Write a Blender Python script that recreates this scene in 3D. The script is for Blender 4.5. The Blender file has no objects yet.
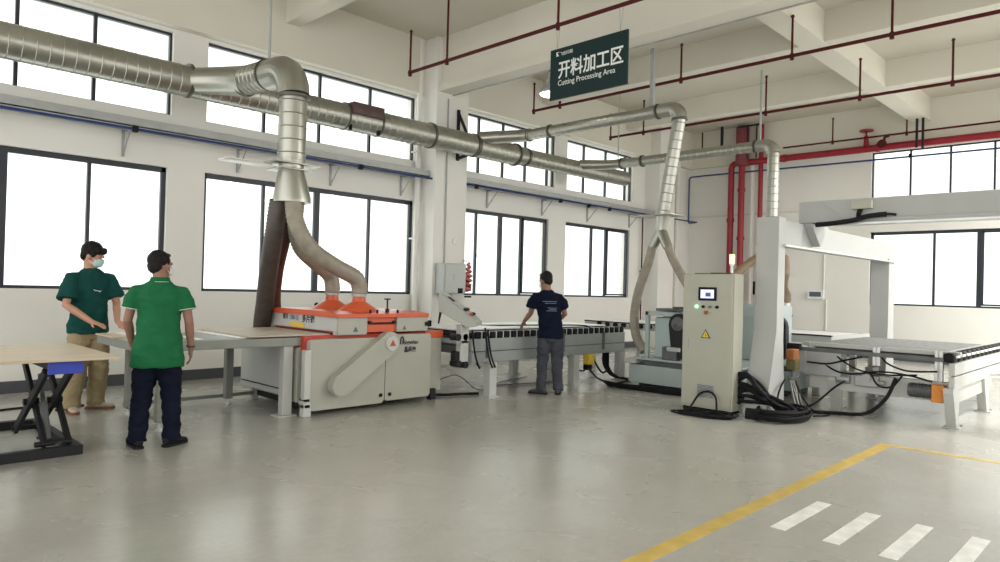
import bpy, bmesh, math, random
from mathutils import Vector, Matrix, noise
random.seed(7)
V=Vector; PI=math.pi
S=bpy.context.scene; COL=S.collection
ORG={}

# ---------------------------------------------------------------- materials
def mat(name,rgb,rough=.5,metal=0.,var=.0,vscale=6.,bump=0.,bscale=40.,emit=None,estr=0.,rvar=0.,spec=.5):
    m=bpy.data.materials.new(name); m.use_nodes=True; nt=m.node_tree; N=nt.nodes; L=nt.links
    b=N['Principled BSDF']; b.inputs['Base Color'].default_value=(*rgb,1); b.inputs['Roughness'].default_value=rough
    b.inputs['Metallic'].default_value=metal; b.inputs['Specular IOR Level'].default_value=spec
    tc=N.new('ShaderNodeTexCoord')
    if var>0:
        t=N.new('ShaderNodeTexNoise'); t.inputs['Scale'].default_value=vscale; t.inputs['Detail'].default_value=5
        L.new(tc.outputs['Object'],t.inputs['Vector'])
        r=N.new('ShaderNodeMapRange'); r.inputs['From Min'].default_value=.3; r.inputs['From Max'].default_value=.7
        r.inputs['To Min'].default_value=1-var; r.inputs['To Max'].default_value=1+var
        L.new(t.outputs['Fac'],r.inputs['Value'])
        mx=N.new('ShaderNodeVectorMath'); mx.operation='SCALE'; mx.inputs[0].default_value=rgb
        L.new(r.outputs['Result'],mx.inputs['Scale']); L.new(mx.outputs['Vector'],b.inputs['Base Color'])
        if rvar>0:
            q=N.new('ShaderNodeMapRange'); q.inputs['From Min'].default_value=.3; q.inputs['From Max'].default_value=.7
            q.inputs['To Min'].default_value=max(.02,rough-rvar); q.inputs['To Max'].default_value=rough+rvar
            L.new(t.outputs['Fac'],q.inputs['Value']); L.new(q.outputs['Result'],b.inputs['Roughness'])
    if bump>0:
        t2=N.new('ShaderNodeTexNoise'); t2.inputs['Scale'].default_value=bscale; t2.inputs['Detail'].default_value=3
        L.new(tc.outputs['Object'],t2.inputs['Vector'])
        bp=N.new('ShaderNodeBump'); bp.inputs['Strength'].default_value=bump; bp.inputs['Distance'].default_value=.01
        L.new(t2.outputs['Fac'],bp.inputs['Height']); L.new(bp.outputs['Normal'],b.inputs['Normal'])
    if emit: b.inputs['Emission Color'].default_value=(*emit,1); b.inputs['Emission Strength'].default_value=estr
    return m
def srgb(r,g,b):
    f=lambda c:(c/255/12.92 if c/255<=.04045 else ((c/255+.055)/1.055)**2.4)
    return (f(r),f(g),f(b))
M={}
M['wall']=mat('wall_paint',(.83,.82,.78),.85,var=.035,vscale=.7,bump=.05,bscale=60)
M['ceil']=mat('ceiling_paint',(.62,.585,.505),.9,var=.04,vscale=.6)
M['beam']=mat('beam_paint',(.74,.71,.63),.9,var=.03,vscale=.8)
M['bb']=mat('grey_baseboard_paint',(.075,.08,.09),.5,var=.1)
M['frame']=mat('dark_window_aluminium',(.022,.026,.038),.4,var=.1)
M['galv']=mat('galvanised_steel',(.41,.41,.365),.33,.9,var=.06,vscale=5,rvar=.04)
M['collar']=mat('dark_duct_flange',(.13,.13,.11),.5,.6,var=.2)
M['tray']=mat('galvanised_tray',(.42,.43,.43),.5,.5,var=.08)
M['cream']=mat('cream_machine_paint',(.40,.40,.345),.38,var=.03,vscale=3)
M['cream2']=mat('pale_grey_machine_paint',(.52,.53,.51),.4,var=.03,vscale=3)
M['cabinet']=mat('beige_cabinet_paint',(.44,.44,.365),.4,var=.03,vscale=3)
M['orange']=mat('orange_red_machine_paint',(.64,.105,.035),.34,var=.06,vscale=5)
M['dred']=mat('deep_red_paint',(.50,.045,.025),.4,var=.1)
M['red']=mat('fire_pipe_red',(.30,.012,.024),.42,var=.12,vscale=5)
M['sprk']=mat('sprinkler_pipe_dark_red',(.075,.010,.010),.6,spec=.2,var=.15)
M['blue']=mat('blue_air_pipe',(.015,.04,.17),.4,var=.1)
M['lblue']=mat('lift_table_blue',(.03,.055,.42),.45,var=.08)
M['teal']=mat('pale_teal_machine_paint',(.40,.47,.47),.4,var=.05,vscale=4)
M['rail']=mat('anodised_grey_rail',(.33,.36,.355),.42,.25,var=.05)
M['steel']=mat('dull_grey_steel',(.24,.25,.225),.45,.25,var=.06)
M['gantry']=mat('pale_grey_gantry_paint',(.44,.45,.44),.42,var=.03,vscale=3)
M['alu']=mat('aluminium_profile',(.62,.63,.62),.35,.6,var=.06)
M['black']=mat('black_rubber',(.012,.012,.014),.6,spec=.18,var=.2)
M['blackm']=mat('black_steel',(.018,.019,.022),.55,.0,spec=.25,var=.2)
M['flex']=mat('grey_brown_flexible_hose',(.30,.27,.22),.5,.1,var=.15,vscale=10)
M['flexd']=mat('dark_brown_flexible_hose',(.075,.06,.055),.5,.05,var=.2,vscale=10)
M['white']=mat('white_panel',(.85,.86,.86),.35,var=.02)
M['clear']=mat('milky_strip',(.62,.66,.58),.3,var=.15)
M['orangebox']=mat('orange_gearbox_paint',(.78,.27,.03),.4,var=.12)
M['grate']=mat('dark_motor_grey',(.13,.135,.14),.5,.3,var=.2)
M['yellow']=mat('yellow_label',(.78,.55,.05),.5,var=.12,vscale=30)
M['yline']=mat('worn_yellow_floor_paint',(.60,.43,.11),.45,var=.16,vscale=7)
M['wline']=mat('worn_white_floor_paint',(.88,.89,.86),.4,var=.14,vscale=9)
M['green']=mat('sign_dark_green',(.008,.027,.027),.5,spec=.25,var=.05)
M['txt']=mat('sign_lettering_white',(.80,.82,.80),.5)
M['ink']=mat('dark_lettering',(.02,.02,.03),.5)
M['inkb']=mat('blue_grey_lettering',(.13,.15,.30),.5)
M['pale']=mat('pale_print_ink',(.20,.24,.38),.6)
M['screen']=mat('display_screen',(.3,.32,.5),.3,emit=(.55,.6,.95),estr=.7)
M['lcd']=mat('dark_lcd',(.10,.12,.17),.3)
M['amber']=mat('amber_beacon',(.9,.5,.15),.4,emit=(1,.55,.2),estr=1.6)
M['glow']=mat('green_pilot_light',(.2,.8,.5),.4,emit=(.3,1,.6),estr=1.5)
M['lamp']=mat('lamp_glow',(.9,.9,.85),.4,emit=(1,.97,.9),estr=2.2)
M['wood']=None
M['skin']=mat('skin',(.50,.27,.18),.55,var=.07,vscale=12)
M['skin2']=mat('tanned_skin',(.27,.14,.095),.55,var=.08,vscale=12)
M['hair']=mat('black_hair',(.014,.012,.012),.5,var=.3,vscale=60,bump=.6,bscale=140,spec=.12)
M['tee']=mat('dark_green_cotton',(.009,.062,.055),.85,var=.14,vscale=7,bump=.3,bscale=18,spec=.12)
M['polo']=mat('bright_green_cotton',(.014,.125,.05),.8,var=.10,vscale=7,bump=.3,bscale=18,spec=.12)
M['navytee']=mat('navy_cotton',(.005,.008,.022),.85,var=.2,vscale=7,bump=.3,bscale=18,spec=.12)
M['khaki']=mat('khaki_twill',(.35,.28,.165),.85,var=.14,vscale=7,bump=.4,bscale=20,spec=.12)
M['navy']=mat('navy_trouser_cloth',(.006,.008,.020),.8,var=.2,vscale=7,bump=.3,bscale=20,spec=.12)
M['greytr']=mat('grey_trouser_cloth',(.06,.064,.078),.85,var=.14,vscale=7,bump=.4,bscale=20,spec=.12)
M['mask']=mat('pale_blue_mask',(.42,.62,.62),.8,bump=.3,bscale=50)
M['maskw']=mat('white_mask',(.72,.72,.68),.8,bump=.3,bscale=50)
M['shoew']=mat('worn_white_sneaker',(.50,.42,.34),.7,var=.15,vscale=20)
M['sole']=mat('brown_sole',(.22,.09,.05),.7,var=.15)
M['shoeb']=mat('black_shoe',(.016,.016,.018),.5,var=.2,spec=.12)
M['shoeg']=mat('dark_grey_sneaker',(.07,.068,.06),.7,var=.2)
M['trim']=mat('pale_knit_trim',(.55,.66,.55),.8)
M['redp']=mat('red_air_hose',(.60,.17,.17),.45,var=.15)
M['cable']=mat('black_cable',(.010,.010,.012),.6,spec=.18,var=.2)
M['cableg']=mat('dark_grey_cable',(.07,.07,.07),.5)
M['cablew']=mat('pale_cable',(.5,.5,.47),.5)

def wood(name,a,b):
    m=bpy.data.materials.new(name); m.use_nodes=True; N=m.node_tree.nodes; L=m.node_tree.links; p=N['Principled BSDF']
    tc=N.new('ShaderNodeTexCoord'); mp=N.new('ShaderNodeMapping'); mp.inputs['Scale'].default_value=(1,9,9)
    t=N.new('ShaderNodeTexNoise'); t.inputs['Scale'].default_value=3; t.inputs['Detail'].default_value=6; t.inputs['Distortion'].default_value=.8
    cr=N.new('ShaderNodeValToRGB'); cr.color_ramp.elements[0].position=.3; cr.color_ramp.elements[1].position=.7
    cr.color_ramp.elements[0].color=(*a,1); cr.color_ramp.elements[1].color=(*b,1)
    L.new(tc.outputs['Object'],mp.inputs['Vector']); L.new(mp.outputs['Vector'],t.inputs['Vector']); L.new(t.outputs['Fac'],cr.inputs['Fac'])
    L.new(cr.outputs['Color'],p.inputs['Base Color']); p.inputs['Roughness'].default_value=.55
    return m
M['wood']=wood('pale_wood_board',(.50,.40,.28),(.62,.53,.40))
M['wood2']=wood('grey_wood_board',(.46,.39,.31),(.58,.51,.42))

def floor_mat():
    m=bpy.data.materials.new('polished_concrete'); m.use_nodes=True; N=m.node_tree.nodes; L=m.node_tree.links; p=N['Principled BSDF']
    tc=N.new('ShaderNodeTexCoord')
    def ns(sc,det,dist=0,vec=None):
        t=N.new('ShaderNodeTexNoise'); t.inputs['Scale'].default_value=sc; t.inputs['Detail'].default_value=det; t.inputs['Distortion'].default_value=dist
        L.new(vec or tc.outputs['Object'],t.inputs['Vector']); return t.outputs['Fac']
    def mr(v,a,b,c,d):
        r=N.new('ShaderNodeMapRange'); r.inputs['From Min'].default_value=a; r.inputs['From Max'].default_value=b
        r.inputs['To Min'].default_value=c; r.inputs['To Max'].default_value=d; L.new(v,r.inputs['Value']); return r.outputs['Result']
    def mul(a,b):
        q=N.new('ShaderNodeMath'); q.operation='MULTIPLY'; L.new(a,q.inputs[0]); L.new(b,q.inputs[1]); return q.outputs[0]
    big=mr(ns(.45,4,.6),.3,.7,.93,1.05); mid=mr(ns(3.,8,.4),.3,.7,.96,1.03)
    mp=N.new('ShaderNodeMapping'); mp.inputs['Scale'].default_value=(1,5,1); L.new(tc.outputs['Object'],mp.inputs['Vector'])
    streak=mr(ns(2.2,6,.9,mp.outputs['Vector']),.45,.8,1.01,.97); fine=mr(ns(30,4),.35,.75,1.02,.95)
    f=mul(mul(big,mid),mul(streak,fine))
    sc=N.new('ShaderNodeVectorMath'); sc.operation='SCALE'; sc.inputs[0].default_value=(.42,.415,.375); L.new(f,sc.inputs['Scale'])
    L.new(sc.outputs['Vector'],p.inputs['Base Color'])
    L.new(mr(ns(1.1,4,.4),.3,.7,.20,.32),p.inputs['Roughness'])
    bp=N.new('ShaderNodeBump'); bp.inputs['Strength'].default_value=.02; bp.inputs['Distance'].default_value=.01
    L.new(ns(6,2,.2),bp.inputs['Height']); L.new(bp.outputs['Normal'],p.inputs['Normal']); p.inputs['Specular IOR Level'].default_value=.6
    return m
M['floor']=floor_mat()
def glass_mat():
    m=bpy.data.materials.new('window_glass'); m.use_nodes=True; N=m.node_tree.nodes; L=m.node_tree.links
    N.remove(N['Principled BSDF']); o=N['Material Output']
    t=N.new('ShaderNodeBsdfTransparent'); t.inputs['Color'].default_value=(.94,.97,.96,1); g=N.new('ShaderNodeBsdfGlossy'); g.inputs['Roughness'].default_value=.03
    f=N.new('ShaderNodeLayerWeight'); f.inputs['Blend'].default_value=.5; pw=N.new('ShaderNodeMath'); pw.operation='POWER'; pw.inputs[1].default_value=5.; ad=N.new('ShaderNodeMath'); ad.operation='MULTIPLY_ADD'; ad.inputs[1].default_value=.7; ad.inputs[2].default_value=.04; mx=N.new('ShaderNodeMixShader')
    L.new(f.outputs['Facing'],pw.inputs[0]); L.new(pw.outputs[0],ad.inputs[0]); L.new(ad.outputs[0],mx.inputs[0]); L.new(t.outputs[0],mx.inputs[1]); L.new(g.outputs[0],mx.inputs[2]); L.new(mx.outputs[0],o.inputs['Surface'])
    return m
M['glass']=glass_mat()

# ---------------------------------------------------------------- mesh helpers
class MB:
    def __init__(s): s.b=bmesh.new()
    def box(s,x0,y0,z0,x1,y1,z1,bev=0.,seg=2):
        x0,x1=sorted((x0,x1)); y0,y1=sorted((y0,y1)); z0,z1=sorted((z0,z1))
        r=bmesh.ops.create_cube(s.b,size=1.); vs=r['verts']
        for v in vs: v.co=V(((v.co.x+.5)*(x1-x0)+x0,(v.co.y+.5)*(y1-y0)+y0,(v.co.z+.5)*(z1-z0)+z0))
        if bev>0:
            es=list({e for v in vs for e in v.link_edges}); bev=min(bev,.45*min(x1-x0,y1-y0,z1-z0))
            bmesh.ops.bevel(s.b,geom=es,offset=bev,segments=seg,affect='EDGES',profile=.5)
        return s
    def ring(s,c,a,b,n): return [s.b.verts.new(c+a*math.cos(2*PI*i/n)+b*math.sin(2*PI*i/n)) for i in range(n)]
    def skin(s,rings,cap=True,closed=False):
        n=len(rings[0]); R=rings+[rings[0]] if closed else rings
        for A,B in zip(R[:-1],R[1:]):
            for i in range(n): s.b.faces.new((A[i],A[(i+1)%n],B[(i+1)%n],B[i]))
        if cap and not closed: s.b.faces.new(rings[0][::-1]); s.b.faces.new(rings[-1])
        return s
    def cyl(s,p,q,r,r2=None,n=16):
        p=V(p);q=V(q);d=(q-p).normalized(); a=d.orthogonal().normalized(); b=d.cross(a); r2=r if r2 is None else r2
        return s.skin([s.ring(p,a*r,b*r,n),s.ring(q,a*r2,b*r2,n)])
    def tube(s,pts,r,n=12,cap=True,flat=1.):
        P=[V(p) for p in pts]; T=[]
        for i in range(len(P)):
            t=(P[min(i+1,len(P)-1)]-P[max(i-1,0)]); T.append(t.normalized() if t.length>1e-9 else V((0,0,1)))
        a=T[0].orthogonal().normalized(); rings=[]
        for i,(p,t) in enumerate(zip(P,T)):
            a=(a-t*a.dot(t)); a=a.normalized() if a.length>1e-6 else t.orthogonal().normalized(); b=t.cross(a)
            rr=r(i,len(P)) if callable(r) else (r[i] if isinstance(r,(list,tuple)) else r)
            rings.append(s.ring(p,a*rr,b*rr*flat,n))
        return s.skin(rings,cap)
    def prism(s,poly,axis,lo,hi,bev=0.):
        # poly in the plane perpendicular to axis: 'x'->(y,z) 'y'->(x,z) 'z'->(x,y)
        def mk(u,v,w): return {'x':V((w,u,v)),'y':V((u,w,v)),'z':V((u,v,w))}[axis]
        A=[s.b.verts.new(mk(u,v,lo)) for u,v in poly]; B=[s.b.verts.new(mk(u,v,hi)) for u,v in poly]; n=len(A)
        fs=[s.b.faces.new(A),s.b.faces.new(B[::-1])]
        for i in range(n): fs.append(s.b.faces.new((A[i],B[i],B[(i+1)%n],A[(i+1)%n])))
        if bev>0:
            es=list({e for f in fs[:2] for e in f.edges}); bmesh.ops.bevel(s.b,geom=es,offset=bev,segments=2,affect='EDGES')
        return s
    def ell(s,c,rx,ry,rz,rot=None,u=16,v=10):
        r=bmesh.ops.create_uvsphere(s.b,u_segments=u,v_segments=v,radius=1.)
        mt=Matrix.Diagonal((rx,ry,rz)); 
        for w in r['verts']:
            p=mt@w.co
            if rot is not None: p=rot@p
            w.co=p+V(c)
        return s
    def loft(s,secs,n=20,cap=True):
        return s.skin([s.ring(V(c),V(a),V(b),n) for c,a,b in secs],cap)
    def lathe(s,c,axis,prof,n=24):
        c=V(c);d=V(axis).normalized();a=d.orthogonal().normalized();b=d.cross(a)
        return s.skin([s.ring(c+d*h,a*max(r,1e-4),b*max(r,1e-4),n) for h,r in prof])
    def build(s,name,m,parent=None,smooth=True,ang=35):
        bmesh.ops.recalc_face_normals(s.b,faces=s.b.faces)
        me=bpy.data.meshes.new(name); s.b.to_mesh(me); s.b.free(); return mkobj(name,me,m,parent,smooth,ang)
def mkobj(name,me,m,parent=None,smooth=True,ang=35):
    if parent is None:
        xs=[v.co for v in me.vertices]; org=V(((min(v.x for v in xs)+max(v.x for v in xs))/2,(min(v.y for v in xs)+max(v.y for v in xs))/2,min(v.z for v in xs)))
    else: org=ORG[parent.name]
    me.transform(Matrix.Translation(-org))
    for f in me.polygons: f.use_smooth=smooth
    if smooth: me.set_sharp_from_angle(angle=math.radians(ang))
    me.materials.clear(); me.materials.append(m)
    o=bpy.data.objects.new(name,me); COL.objects.link(o)
    if parent is None: o.location=org
    else: o.parent=parent
    ORG[o.name]=org
    return o
def tag(o,label,cat,group=None,kind=None):
    o['label']=label; o['category']=cat
    if group: o['group']=group
    if kind: o['kind']=kind
    return o
def thing(name,loc,label,cat,group=None):
    o=bpy.data.objects.new(name,None); COL.objects.link(o); o.location=loc; o.empty_display_size=.2; ORG[o.name]=V(loc); return tag(o,label,cat,group)
def struct(o): o['kind']='structure'; return o
def dup(o,delta,label=None):
    c=o.copy(); COL.objects.link(c); c.location=o.location+V(delta); ORG[c.name]=ORG[o.name]+V(delta)
    if label: c['label']=label
    for ch in list(o.children):
        d=ch.copy(); COL.objects.link(d); d.parent=c; ORG[d.name]=ORG[c.name]
        for g in list(ch.children):
            e=g.copy(); COL.objects.link(e); e.parent=d; ORG[e.name]=ORG[c.name]
    return c
def bez(pts,n=10):
    """Catmull-Rom through the points"""
    P=[V(p) for p in pts]; P=[P[0]*2-P[1]]+P+[P[-1]*2-P[-2]]; out=[]
    for i in range(1,len(P)-2):
        a,b,c,d=P[i-1:i+3]
        for k in range(n):
            t=k/n; out.append(.5*((2*b)+(c-a)*t+(2*a-5*b+4*c-d)*t*t+(3*b-a-3*c+d)*t**3))
    out.append(P[-2]); return out
def resample(pts,step):
    out=[pts[0]]; acc=0
    for a,b in zip(pts[:-1],pts[1:]):
        L=(b-a).length; d=step-acc
        while d<=L: out.append(a+(b-a)*(d/L)); d+=step
        acc=(acc+L)%step
    if (out[-1]-pts[-1]).length>step*.3: out.append(pts[-1])
    return out
def spiral(mb,p,q,r,n=28,seam=.13,r2=None):
    """duct with raised seams"""
    p=V(p);q=V(q);L=(q-p).length;d=(q-p)/L;pts=[];rr=[];r2=r if r2 is None else r2
    k=max(1,int(L/seam))
    for i in range(k):
        t0=L*i/k
        for off,e in ((0,0),(.45,0),(.49,.006),(.53,0)):
            t=t0+off*L/k; pts.append(p+d*t); rr.append(r+(r2-r)*t/L+e)
    pts.append(q); rr.append(r2); mb.tube(pts,rr,n); return mb
def flexhose(mb,ctrl,r,n=16,step=.022,amp=.10):
    P=resample(bez(ctrl,16),step); mb.tube(P,[r*(1+(amp if i%2 else 0)) for i in range(len(P))],n); return mb
def elbow(c,a,b,R,seg=5):
    """points of a bend: corner c, arriving along direction a, leaving along b"""
    a=V(a).normalized();b=V(b).normalized();c=V(c);p0=c-a*R;o=p0+b*R;th=PI/2
    return [o-b*R*math.cos(th*i/seg)+a*R*math.sin(th*i/seg) for i in range(seg+1)]
def text(body,size,mtx,m,parent,name='lettering',off=0.,ext=.0012,align='LEFT',sx=1.):
    c=bpy.data.curves.new(name,'FONT'); c.body=body; c.size=size; c.extrude=ext; c.offset=off; c.align_x=align; c.resolution_u=3
    t=bpy.data.objects.new('tmp_text',c); COL.objects.link(t); bpy.context.view_layer.update()
    me=bpy.data.meshes.new_from_object(t.evaluated_get(bpy.context.evaluated_depsgraph_get())); bpy.data.objects.remove(t); bpy.data.curves.remove(c)
    me.transform(mtx@Matrix.Diagonal((sx,1,1,1))); return mkobj(name,me,m,parent,False)
def face_negx(x,y,z): return Matrix(((0,0,-1,x),(-1,0,0,y),(0,1,0,z),(0,0,0,1)))   # text read looking along +X
def face_negy(x,y,z): return Matrix(((1,0,0,x),(0,0,-1,y),(0,1,0,z),(0,0,0,1)))

# ---------------------------------------------------------------- the building
W=10.2; XF=18.1; XL=-4.; YR=-7.; ZC=6.
def wall_with_holes(name,axis,at,thick,u0,u1,z0,z1,holes,m):
    """holes: (u0,u1,z0,z1); cells of a grid, those inside a hole left out"""
    us=sorted({u0,u1,*[h[0] for h in holes],*[h[1] for h in holes]}); zs=sorted({z0,z1,*[h[2] for h in holes],*[h[3] for h in holes]})
    mb=MB()
    for ua,ub in zip(us[:-1],us[1:]):
        run=None
        for za,zb in zip(zs[:-1],zs[1:]):
            cu,cz=(ua+ub)/2,(za+zb)/2; solid=not any(h[0]<cu<h[1] and h[2]<cz<h[3] for h in holes)
            if solid and run is None: run=[za,zb]
            elif solid: run[1]=zb
            if (not solid or zb==zs[-1]) and run is not None:
                if axis=='y': mb.box(ua,at,run[0],ub,at+thick,run[1])
                else: mb.box(at,ua,run[0],at+thick,ub,run[1])
                run=None
    bmesh.ops.remove_doubles(mb.b,verts=mb.b.verts,dist=1e-5)
    return struct(mb.build(name,m,None,False))
ZL0,ZL1,ZU0,ZU1=1.285,3.02,3.76,4.935
# (x0,x1,z0,z1, mullions [(x,halfwidth)])
LW=[(-2.6,3.64,ZL0,ZL1,[(-.55,.02),(.6,.045),(1.70,.09),(2.68,.022)]),
    (4.16,8.04,ZL0,ZL1,[(5.11,.022),(6.05,.05),(7.09,.022)]),
    (8.95,11.87,ZL0,ZL1,[(9.70,.022),(10.4,.05),(11.04,.022)]),
    (12.48,15.08,ZL0,ZL1,[(13.56,.03),(14.15,.022)]),
    (-2.6,3.67,ZU0,ZU1,[(-.8,.02),(.2,.02),(.95,.02),(1.84,.022),(2.70,.022)]),
    (4.16,8.02,ZU0,ZU1,[(5.08,.02),(6.05,.02),(7.05,.02)]),
    (9.0,12.06,ZU0,ZU1,[(9.71,.02),(10.42,.02),(11.12,.02),(11.85,.02)]),
    (12.48,15.16,ZU0,ZU1,[(13.19,.02),(14.07,.02),(14.92,.02)])]
wall_with_holes('wall_left','y',W,.28,XL,XF,0,ZC,[h[:4] for h in LW],M['wall'])
RW=[(a,a+3.9,z,y_) for a in (-3.6,1.0) for z,y_ in ((.9,3.3),(3.9,5.0))]+[(a,a+3.9,.3,5.3) for a in (5.6,9.9,14.0)]  # openings of the unseen right wall, enlarged to let light to the far end
wall_with_holes('unseen_wall_right','y',YR-.28,.28,XL,XF,0,ZC,RW,M['wall'])  # wall added out of view to cut fill light from the open side
FW=[(.9,5.38,ZL0,ZL1,[(4.05,.025),(3.19,.045),(2.1,.025)]),(.9,5.38,ZU0+.02,ZU1,[(4.56,.02),(3.76,.02),(2.94,.02),(2.0,.02)]),
    (-5.2,-.3,ZL0,ZL1,[(-4.,.025),(-2.7,.045),(-1.4,.025)]),(-5.2,-.3,ZU0+.02,ZU1,[(-4.2,.02),(-3.2,.02),(-2.2,.02),(-1.2,.02)])]
wall_with_holes('wall_far','x',XF,.28,YR,W+.28,0,ZC,[h[:4] for h in FW],M['wall'])
def window(i,axis,at,h,win):
    x0,x1,z0,z1,mul=h; low=z0<2; t=.045 if low else .022; g=MB()
    def b(mb,ua,za,ub,zb,d0,d1,bv=.004):
        if axis=='y': mb.box(ua,at+d0,za,ub,at+d1,zb,bv)
        else: mb.box(at+d0,ua,za,at+d1,ub,zb,bv)
    d0,d1=.06,.12
    f=MB()
    for a in ((x0,z0,x1,z0+t*.9),(x0,z1-t*1.6,x1,z1),(x0,z0,x0+t*1.2,z1),(x1-t*1.4,z0,x1,z1)): b(f,*a,d0,d1)
    for x,hw in mul: b(f,x-hw,z0,x+hw,z1,d0-.004,d1-.004)
    fo=f.build(f'window_{i}',M['frame'],None,False); struct(fo)
    gl=MB(); b(gl,x0+t*.5,z0+t*.5,x1-t*.5,z1-t*.5,.088,.094,0); gl.build('window_glass',M['glass'],fo,False)
    if low and i in (3,4,9):
        q={3:(11.05,11.83),4:(14.15,15.04),9:(2.12,3.14)}[i]; c=MB()
        for a in ((q[0],z0+.05,q[1],z0+.09),(q[0],z1-.09,q[1],z1-.045),(q[0],z0+.05,q[0]+.045,z1-.045),(q[1]-.045,z0+.05,q[1],z1-.045)): b(c,*a,.03,.058)
        c.build('sliding_sash',M['frame'],fo,False)
    if low:
        for k,(x,hw) in enumerate(mul):
            if hw<.03:
                c=MB(); b(c,x-.012,(z0+z1)/2-.1,x+.012,(z0+z1)/2-.02,d0-.02,d0,.004); c.build('window_latch',M['frame'],fo,False)
    return fo
for i,h in enumerate(LW): window(i+1,'y',W,h,None)
for i,h in enumerate(FW): window(i+9,'x',XF,h,None)
struct(MB().box(XL,YR,-.12,XF+.28,W+.28,0).build('floor',M['floor'],None,False))
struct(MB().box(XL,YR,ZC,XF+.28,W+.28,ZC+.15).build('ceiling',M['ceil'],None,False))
struct(MB().box(XL,W-.012,0,XF,W+.001,.15).build('baseboard_left',M['bb'],None,False))
struct(MB().box(XF-.012,YR,0,XF+.001,W-.012,.15).build('baseboard_far',M['bb'],None,False))
# edge beams over both window walls, floor-to-ceiling columns and ceiling beams
n=0
def trim(mb,m=None):
    global n; n+=1; return struct(mb.build(f'trim_{n}',m or M['beam'],None,False))
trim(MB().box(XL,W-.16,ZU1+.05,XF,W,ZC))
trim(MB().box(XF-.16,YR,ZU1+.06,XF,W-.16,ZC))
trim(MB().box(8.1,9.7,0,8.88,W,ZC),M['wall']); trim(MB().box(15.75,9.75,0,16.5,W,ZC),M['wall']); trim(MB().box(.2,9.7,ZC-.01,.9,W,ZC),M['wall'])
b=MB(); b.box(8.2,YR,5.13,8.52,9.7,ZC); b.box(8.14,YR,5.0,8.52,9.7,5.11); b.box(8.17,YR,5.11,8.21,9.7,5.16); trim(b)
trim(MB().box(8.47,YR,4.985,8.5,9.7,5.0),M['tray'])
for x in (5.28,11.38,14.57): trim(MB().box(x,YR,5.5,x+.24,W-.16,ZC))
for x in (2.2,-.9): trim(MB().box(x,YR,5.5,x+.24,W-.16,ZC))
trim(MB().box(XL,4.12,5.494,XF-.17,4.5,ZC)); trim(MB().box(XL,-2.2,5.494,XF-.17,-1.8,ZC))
trim(MB().box(XF-.05,5.6,3.6,XF,W,3.64))            # ledge line on the far wall

# rain pipes
def pipe_thing(name,pts,r,m,label,cat,group=None,n_=14):
    return tag(MB().tube(pts,r,n_).build(name,m),label,cat,group)
dp=thing('downpipe',(8.0,10.05,0),'white drain pipe running up beside the wall pillar with grey wall box','pipe')
MB().cyl((8.0,10.07,.0),(8.0,10.07,ZC-.01),.055).build('pipe',M['wall'],dp)
for z in (.9,2.3,3.9): MB().box(7.93,10.05,z,8.07,W-.002,z+.03,.004).build('bracket',M['wall'],dp)
dp=thing('downpipe',(17.2,10.08,0),'white drain pipe in the far room corner behind the dust duct fork','pipe')
MB().cyl((17.2,10.08,0),(17.2,10.08,ZC-.01),.07).build('pipe',M['wall'],dp)
for z in (.9,1.9,3.9): MB().box(17.12,10.05,z,17.28,W-.002,z+.03,.004).build('bracket',M['wall'],dp)
# cable tray on wall brackets + blue compressed-air pipe
ct=thing('cable_tray',(7,W-.2,3.45),'long grey metal cable tray bracketed along the window wall','cable tray')
b=MB(); b.box(XL,W-.36,3.44,15.7,W-.05,3.455); b.box(XL,W-.36,3.44,15.7,W-.35,3.56); b.box(XL,W-.06,3.44,15.7,W-.05,3.56); b.build('tray',M['tray'],ct,False)
for x in (-1.7,-.1,1.5,3.05,4.64,6.24,7.71,9.91,11.62,13.26,15.02):
    b=MB(); b.box(x-.015,W-.36,3.41,x+.015,W-.002,3.44); b.box(x-.015,W-.03,3.08,x+.015,W-.002,3.44); b.tube([(x,W-.33,3.42),(x,W-.02,3.10)],.010,6); b.build('bracket',M['tray'],ct,False)
ap=thing('air_pipe',(7,W-.42,3.35),'long blue air pipe under the cable tray on the window wall','pipe')
MB().tube([(XL,W-.42,3.38),(15.9,W-.42,3.42),(17.75,W-.42,3.44)],.019,10).build('pipe',M['blue'],ap)
for x in (3.07,6.56,9.22,11.77,12.78,13.6,15.34): MB().box(x-.035,W-.455,3.355,x+.035,W-.385,3.44,.01).build('valve',M['black'],ap)
a2=thing('air_pipe',(17.7,6,3.4),'thin blue air pipe rising in the corner and crossing the far wall','pipe')
MB().tube([(17.75,W-.42,3.44),(17.85,W-.30,3.44)]+elbow((17.88,W-.09,3.44),(0,1,0),(0,0,1),.06)+elbow((17.88,W-.09,4.75),(0,0,1),(0,-1,0),.08)+[(17.8,9.6,4.74)]+[(17.8,5,4.70),(17.8,YR,4.62)],.022,10).build('pipe',M['blue'],a2)
for y in (8.55,4.48): MB().box(17.76,y-.03,4.67,17.84,y+.03,4.76,.01).build('clamp',M['black'],a2)

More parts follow.
